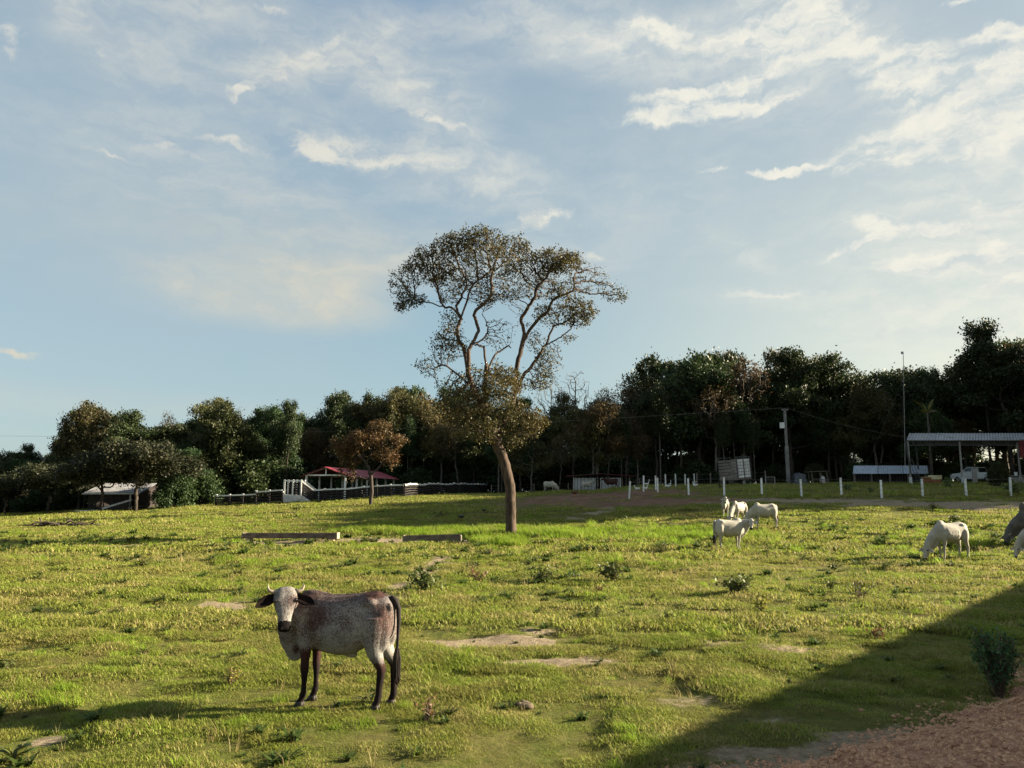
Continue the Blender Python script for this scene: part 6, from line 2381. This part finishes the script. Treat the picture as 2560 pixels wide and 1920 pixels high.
for px_, Y_, r_, nk_, lb in [(1593, 67, 2.6, .25, 'white goose resting low beside the first post of the back row'), (1614, 67.5, .4, .22, 'white goose lying between the first posts of the back row'),
                             (1618, 80, 0, .45, 'small white goose upright behind the resting geese'), (1671, 72, 2.9, .3, 'white goose left of the fourth back row post'), (1676, 84, 1.0, .45, 'small upright white goose near the middle of the back row'),
                             (1739, 73, 2.4, .3, 'white goose under the far end of the back row of posts')]:
    bird('goose', lb, px_, Y_, .85, M_FEATHW, r_, nk_)
bird('hen', 'brown hen walking on the red earth left of the striped shed', 1437, 66, 1.05, M_FEATHB, .3, .12, tailup=.16)
bird('hen', 'black and white hen in the grass behind the shorter trough', 1154, 49.5, .75, M_FEATHK, .5, .12, tailup=.14)
bird('hen', 'small dark hen right of the black and white hen', 1210, 54, .6, M_FEATHK, 2.5, .12, tailup=.12)

# ------------------------------------------------------------------ weeds and shrubs of the pasture
M_WEED = leafmat('weed_leaf', [(.04, .06, .018), (.08, .105, .026), (.16, .16, .04)], .3, clump=3)
M_WEEDY = leafmat('yellow_weed_leaf', [(.10, .12, .025), (.20, .18, .03), (.30, .20, .05)], .35, clump=3)
M_WEEDR = leafmat('dry_weed_leaf', [(.08, .06, .03), (.16, .09, .04), (.24, .11, .05)], .3, clump=3)
M_SHRUB = leafmat('shrub_leaf', [(.028, .055, .024), (.055, .095, .035), (.11, .16, .045)], .25, clump=4)
M_TWIG = surf('twig', (.05, .035, .025), (.12, .09, .07), 14, .9)


def weed(label, px, py, wpx, hpx, kind, n_stem=9, leafn=120, leafs=.035, seed=0, name='weed', cat='weed', mat=None, loc=None, wh=None, aspect=.5, droop=.1):
    x, y = gp(px, py) if loc is None else loc
    w, h = (wpx * y / F, hpx * y / F) if wh is None else wh
    o = thing(name, label, cat, (x, y, G(x, y) - .01))
    rs_ = np.random.RandomState(seed + int(px))
    mb = MB()
    tips = []
    for k in range(n_stem):
        a = rs_.rand() * 6.28
        sp = rs_.rand() ** .7
        end = np.array([math.cos(a) * w / 2 * sp, math.sin(a) * w / 2 * sp, h * (.55 + .45 * rs_.rand()) * (1 - .35 * sp)])
        p = np.array([math.cos(a) * .02, math.sin(a) * .02, -.02])
        pts = [p.copy()]
        m_ = 6
        for j in range(1, m_ + 1):
            f = j / m_
            q_ = end * np.array([f ** 1.1, f ** 1.1, f ** .8]) + rs_.randn(3) * w * .035
            pts.append(q_)
            if f > .25:
                tips.append(q_)
            if rs_.rand() < .55 and f > .3:
                d = rs_.randn(3) * np.array([1, 1, .5])
                d /= np.linalg.norm(d)
                e = q_ + d * w * .16 + np.array([0, 0, h * .06])
                mb.tube([q_, (q_ + e) / 2 + rs_.randn(3) * w * .01, e], [.003 + h * .004, .002 + h * .003, .001 + h * .001], 3)
                tips.append(e)
                tips.append((q_ + e) / 2)
        r0_ = .004 + h * .010
        mb.tube(pts, [r0_ * (1 - .75 * j / m_) for j in range(m_ + 1)], 4)
    mb.build('stems', M_TWIG, o)
    if leafn:
        T_ = np.array(tips)
        i = rs_.randint(0, len(T_), leafn)
        P_ = T_[i] + rs_.randn(leafn, 3) * w * .03
        P_[:, 2] = np.maximum(P_[:, 2], .01)
        V_, F_ = leaf_mesh(P_, leafs, aspect, rs_, droop)
        mesh_obj('leaves', V_, F_, mat or {'g': M_WEED, 'y': M_WEEDY, 'r': M_WEEDR}[kind], o)
    return o


WEEDS = [
    ('dark green leafy weed alone in the grass at the left', 352, 1424, 44, 26, 'g', 9, 150, .09),
    ('large dark weed at the end of the worn trail behind the speckled cow', 1062, 1478, 95, 48, 'g', 16, 330, .10),
    ('dry brownish weed right of the worn trail', 1196, 1455, 55, 42, 'r', 11, 90, .08),
    ('bushy weed right of the dry brownish one', 1355, 1450, 78, 38, 'g', 14, 240, .09),
    ('low dark weed between two bushy weeds in mid pasture', 1436, 1447, 48, 24, 'g', 9, 130, .08),
    ('tall rounded weed with an orange tinted top in mid pasture', 1532, 1458, 66, 58, 'g', 14, 280, .12),
    ('small dark weed below the group of white cows', 1652, 1384, 40, 22, 'g', 8, 110, .09),
    ('wide dark clump of weeds in the middle right of the pasture', 1848, 1488, 96, 40, 'g', 16, 330, .09),
    ('yellow leafed weed just below the wide dark clump', 1905, 1530, 58, 42, 'y', 10, 110, .08),
    ('thin stalk with a leafy top right of the standing white cow', 1918, 1402, 14, 62, 'g', 2, 36, .10),
    ('small weed with pale leaves right of the thin stalk', 2000, 1408, 36, 22, 'g', 6, 70, .07),
    ('round dark weed below the white cow grazing alone', 2088, 1424, 32, 24, 'g', 8, 120, .09),
    ('bare twiggy dead weed in the right of the pasture', 2150, 1502, 100, 62, 'r', 10, 14, .06),
    ('thin leggy weed right of the bare twiggy one', 2235, 1500, 44, 48, 'g', 5, 45, .07),
    ('low green weed left of the bare twiggy one', 2082, 1480, 44, 30, 'g', 7, 80, .07),
    ('dead weed with rusty leaves beside the edge of the shade', 2190, 1600, 80, 40, 'r', 9, 60, .06),
    ('sprawling weed in the sunlit grass left of centre right', 1490, 1548, 34, 32, 'g', 7, 80, .05),
    ('small bright weed in short grass right of the sprawling weed', 1670, 1556, 34, 34, 'g', 7, 80, .05),
    ('dry twiggy weed in front of the speckled cow\'s hind legs', 1068, 1800, 78, 66, 'r', 12, 90, .035),
    ('small weed at the left edge above the broad leafed plant', 16, 1670, 48, 34, 'g', 8, 110, .05),
    ('dark leafy bush behind the white cow grazing alone', 2386, 1312, 40, 26, 'g', 11, 180, .13),
    ('weed near the head of the pale grey cow', 2485, 1366, 60, 24, 'g', 10, 150, .10),
    ('small dark weed near the tan track', 2336, 1275, 24, 16, 'g', 7, 90, .14),
    ('tiny dark weed in the turf below the wide dark clump', 1632, 1495, 26, 16, 'g', 6, 60, .06),
    ('small grey weed left of the speckled cow\'s trail', 925, 1462, 26, 20, 'g', 5, 40, .06),
    ('low tuft of weeds right of the trough blocks', 1330, 1398, 36, 18, 'g', 7, 80, .08),
    ('small weed between the shorter trough and the trail', 1180, 1425, 26, 16, 'g', 5, 50, .08),
    ('dark weed in the grass behind the shorter trough', 1100, 1296, 40, 16, 'g', 8, 100, .14),
    ('low dark weed in front of the long corral fence', 740, 1276, 34, 14, 'g', 7, 90, .16),
    ('low weed right of the branch pile', 316, 1312, 26, 14, 'g', 6, 80, .13),
    ('low dark weed under the small rusty tree', 385, 1284, 26, 12, 'g', 6, 80, .16),
    ('low weed in the shaded grass right of the lone tree', 1560, 1300, 30, 14, 'g', 7, 90, .13),
    ('dry weed in the short turf below the rounded weed', 1500, 1480, 30, 20, 'r', 6, 40, .06),
    ('sparse weed in the shade near the gravel', 1975, 1700, 26, 22, 'g', 5, 40, .035),
]
for k, (lb, px_, py_, w_, h_, kd, ns_, ln_, ls_) in enumerate(WEEDS):
    weed(lb, px_, py_, w_, h_, kd, ns_, ln_, ls_, seed=k)

# grassy weed in front of the speckled cow's chest and the broad leafed plant in the corner
weed('bushy seeding weed in the turf left of the speckled cow', 575, 1712, 70, 48, 'y', 18, 330, .028, seed=70)
x, y = gp(42, 1886)
bl = thing('broadleaf_plant', 'dark broad leafed plant in the bottom left corner', 'plant', (x, y, G(x, y)))
rs_ = np.random.RandomState(9)
for k in range(13):
    a = rs_.rand() * 6.28
    L_ = .12 + .08 * rs_.rand()
    el = .3 + .8 * rs_.rand()

    def lf_(mb):
        n_ = 6
        b = len(mb.v)
        for i in range(n_ + 1):
            t_ = i / n_
            w_ = .038 * math.sin(math.pi * min(t_ * .9 + .08, 1)) + .002
            r_ = .02 + L_ * t_ * math.cos(el * (1 - .6 * t_))
            z_ = L_ * math.sin(el) * math.sin(t_ * 2.0) * .8 + .015
            c = Vector((math.cos(a) * r_, math.sin(a) * r_, z_))
            s_ = Vector((-math.sin(a), math.cos(a), 0)) * w_
            mb.v += [tuple(c + s_ + Vector((0, 0, w_ * .35))), tuple(c), tuple(c - s_ + Vector((0, 0, w_ * .35)))]
        for i in range(n_):
            q_ = b + 3 * i
            mb.f += [(q_, q_ + 1, q_ + 4, q_ + 3), (q_ + 1, q_ + 2, q_ + 5, q_ + 4)]
    one(M_WEED, 'leaf', bl, lf_, True)

# the shrub at the foot of the gravel bank
weed('leafy green shrub at the right edge beside the gravel bank', 2498, 1735, 0, 0, 'g', 52, 2300, .055, seed=5, name='shrub', cat='shrub', mat=M_SHRUB,
     loc=(gp(2496, 1735)), wh=(.50, .92), aspect=.42, droop=.05)

# garden plants and shrubs in front of the hangar
def plant_px(kind, px, Y, top, label, wide=1.0, rz=None, cat='bush'):
    a, w = ray(px, top)
    return plant(kind, a * Y, Y, EYE + w * Y - G(a * Y, Y), label, None, wide, rz, cat)


plant_px('bush_green', 2492, 66, 1152, 'rounded green bush in front of the white pickup', .62)
weed('small shrub with wide leaves in front of the feed tubs', 2372, 1222, 34, 36, 'g', 10, 150, .22, seed=3, name='shrub', cat='shrub')
weed('dark bushy plant in front of the last white posts', 2540, 1236, 60, 40, 'g', 16, 330, .22, seed=4, name='shrub', cat='shrub')
weed('bright leafy plant under the middle hangar post', 2405, 1200, 60, 50, 'y', 12, 150, .25, seed=6, name='shrub', cat='shrub')
weed('tall thin weeds beside the wooden sticks', 1800, 1222, 16, 26, 'g', 5, 50, .2, seed=8)


def frond_plant(label, px, py, hpx, n, seed, name='palm'):
    x, y = gp(px, py)
    h = hpx * y / F
    o = thing(name, label, 'plant', (x, y, G(x, y)))
    rs_ = np.random.RandomState(seed)
    for k in range(n):
        a = k / n * 6.28 + rs_.rand() * .6
        tilt = .25 + .7 * rs_.rand()

        def fr(mb):
            b = len(mb.v)
            m_ = 7
            for i in range(m_ + 1):
                t_ = i / m_
                r_ = h * (.1 + tilt * t_)
                z_ = h * (1.35 * t_ - .85 * t_ * t_ * (.6 + tilt * .7))
                w_ = h * .085 * math.sin(math.pi * min(t_ * .9 + .07, 1)) + .004
                c = Vector((math.cos(a) * r_, math.sin(a) * r_, z_))
                s_ = Vector((-math.sin(a), math.cos(a), 0)) * w_
                mb.v += [tuple(c + s_), tuple(c + Vector((0, 0, -.02))), tuple(c - s_)]
            for i in range(m_):
                q_ = b + 3 * i
                mb.f += [(q_, q_ + 1, q_ + 4, q_ + 3), (q_ + 1, q_ + 2, q_ + 5, q_ + 4)]
        one(M_WEED, 'frond', o, fr, True)
    return o


frond_plant('short arching palm between two white posts right of the lean-to', 2118, 1228, 30, 11, 1)
frond_plant('low spiky palm in front of the low corrugated roof', 2178, 1232, 26, 9, 2)
# a tall banana-like plant showing above the hangar roof
x, y = PX(2335, 84)
bn = thing('banana_plant', 'pale yellow green banana plant rising above the hangar roof', 'plant', (x, y, G(x, y)))
zt = EYE + (1229 - 985) * 84 / F - G(x, y)
one(M_BARKP, 'stem', bn, lambda mb: mb.tube([(0, 0, 0), (0, 0, zt * .8)], [.16, .09], 8))
for a, L_, up_ in [(2.6, 2.4, 1.0), (.4, 2.3, 1.1), (3.4, 1.8, .5), (-.2, 1.9, .45), (1.6, 1.6, 1.2), (4.6, 1.8, .7)]:
    def fr(mb):
        b = len(mb.v)
        for i in range(8):
            t_ = i / 7
            c = Vector((math.cos(a) * L_ * .55 * t_, math.sin(a) * L_ * .55 * t_, zt * .78 + L_ * (up_ * t_ - .35 * t_ * t_)))
            s_ = Vector((-math.sin(a) * .6, math.cos(a) * .6, .5)) * (.24 * math.sin(math.pi * min(t_ * .85 + .1, 1)))
            mb.v += [tuple(c + s_), tuple(c), tuple(c - s_)]
        for i in range(7):
            q_ = b + 3 * i
            mb.f += [(q_, q_ + 1, q_ + 4, q_ + 3), (q_ + 1, q_ + 2, q_ + 5, q_ + 4)]
    one(M_LYEL, 'frond', bn, fr, True)

# a few loose stones and dung pats by the bank and in the turf
M_DUNG = surf('dung', (.05, .035, .022), (.10, .075, .05), 12, .95, bstr=.8)
for k, (px_, py_, s_, lb) in enumerate([(2152, 1768, .055, 'reddish stone in the shaded turf left of the gravel'), (2432, 1760, .10, 'largest pale red clod on the rim of the gravel bank'),
                                        (2535, 1560, .05, 'small stone in the shaded grass above the shrub'), (2440, 1840, .09, 'pale stone lying on the gravel bank'), (2180, 1868, .06, 'pale stone on the tan earth below the gravel rim')]):
    x, y = gp(px_, py_)
    zz = max(G(x, y), float(bank_h(x, y) + gz(x, y)) if toe_dist(x, y) > -.3 else G(x, y))
    me = pebble_mesh(30 + k)
    o = bpy.data.objects.new('stone', me)
    C.objects.link(o)
    o.location = (x, y, zz + s_ * .1)
    o.scale = (s_ * 1.3,) * 3
    setobj(o, lb, 'stone')
for k, (px_, py_, lb) in enumerate([(1300, 1752, 'dried dung pat in the turf right of the dry twiggy weed'), (470, 1545, 'small dung pat left of the speckled cow'), (1270, 1700, 'dark dung pat below the tan bare patch')]):
    x, y = gp(px_, py_)
    mb = MB()
    rs_ = np.random.RandomState(k)
    for j in range(5):
        mb.ell((rs_.randn() * .05, rs_.randn() * .05, .01), (.07, .06, .03), 9, 5)
    o = mb.build('dung_pat', M_DUNG, None, True, (x, y, G(x, y)))
    setobj(o, lb, 'dung')
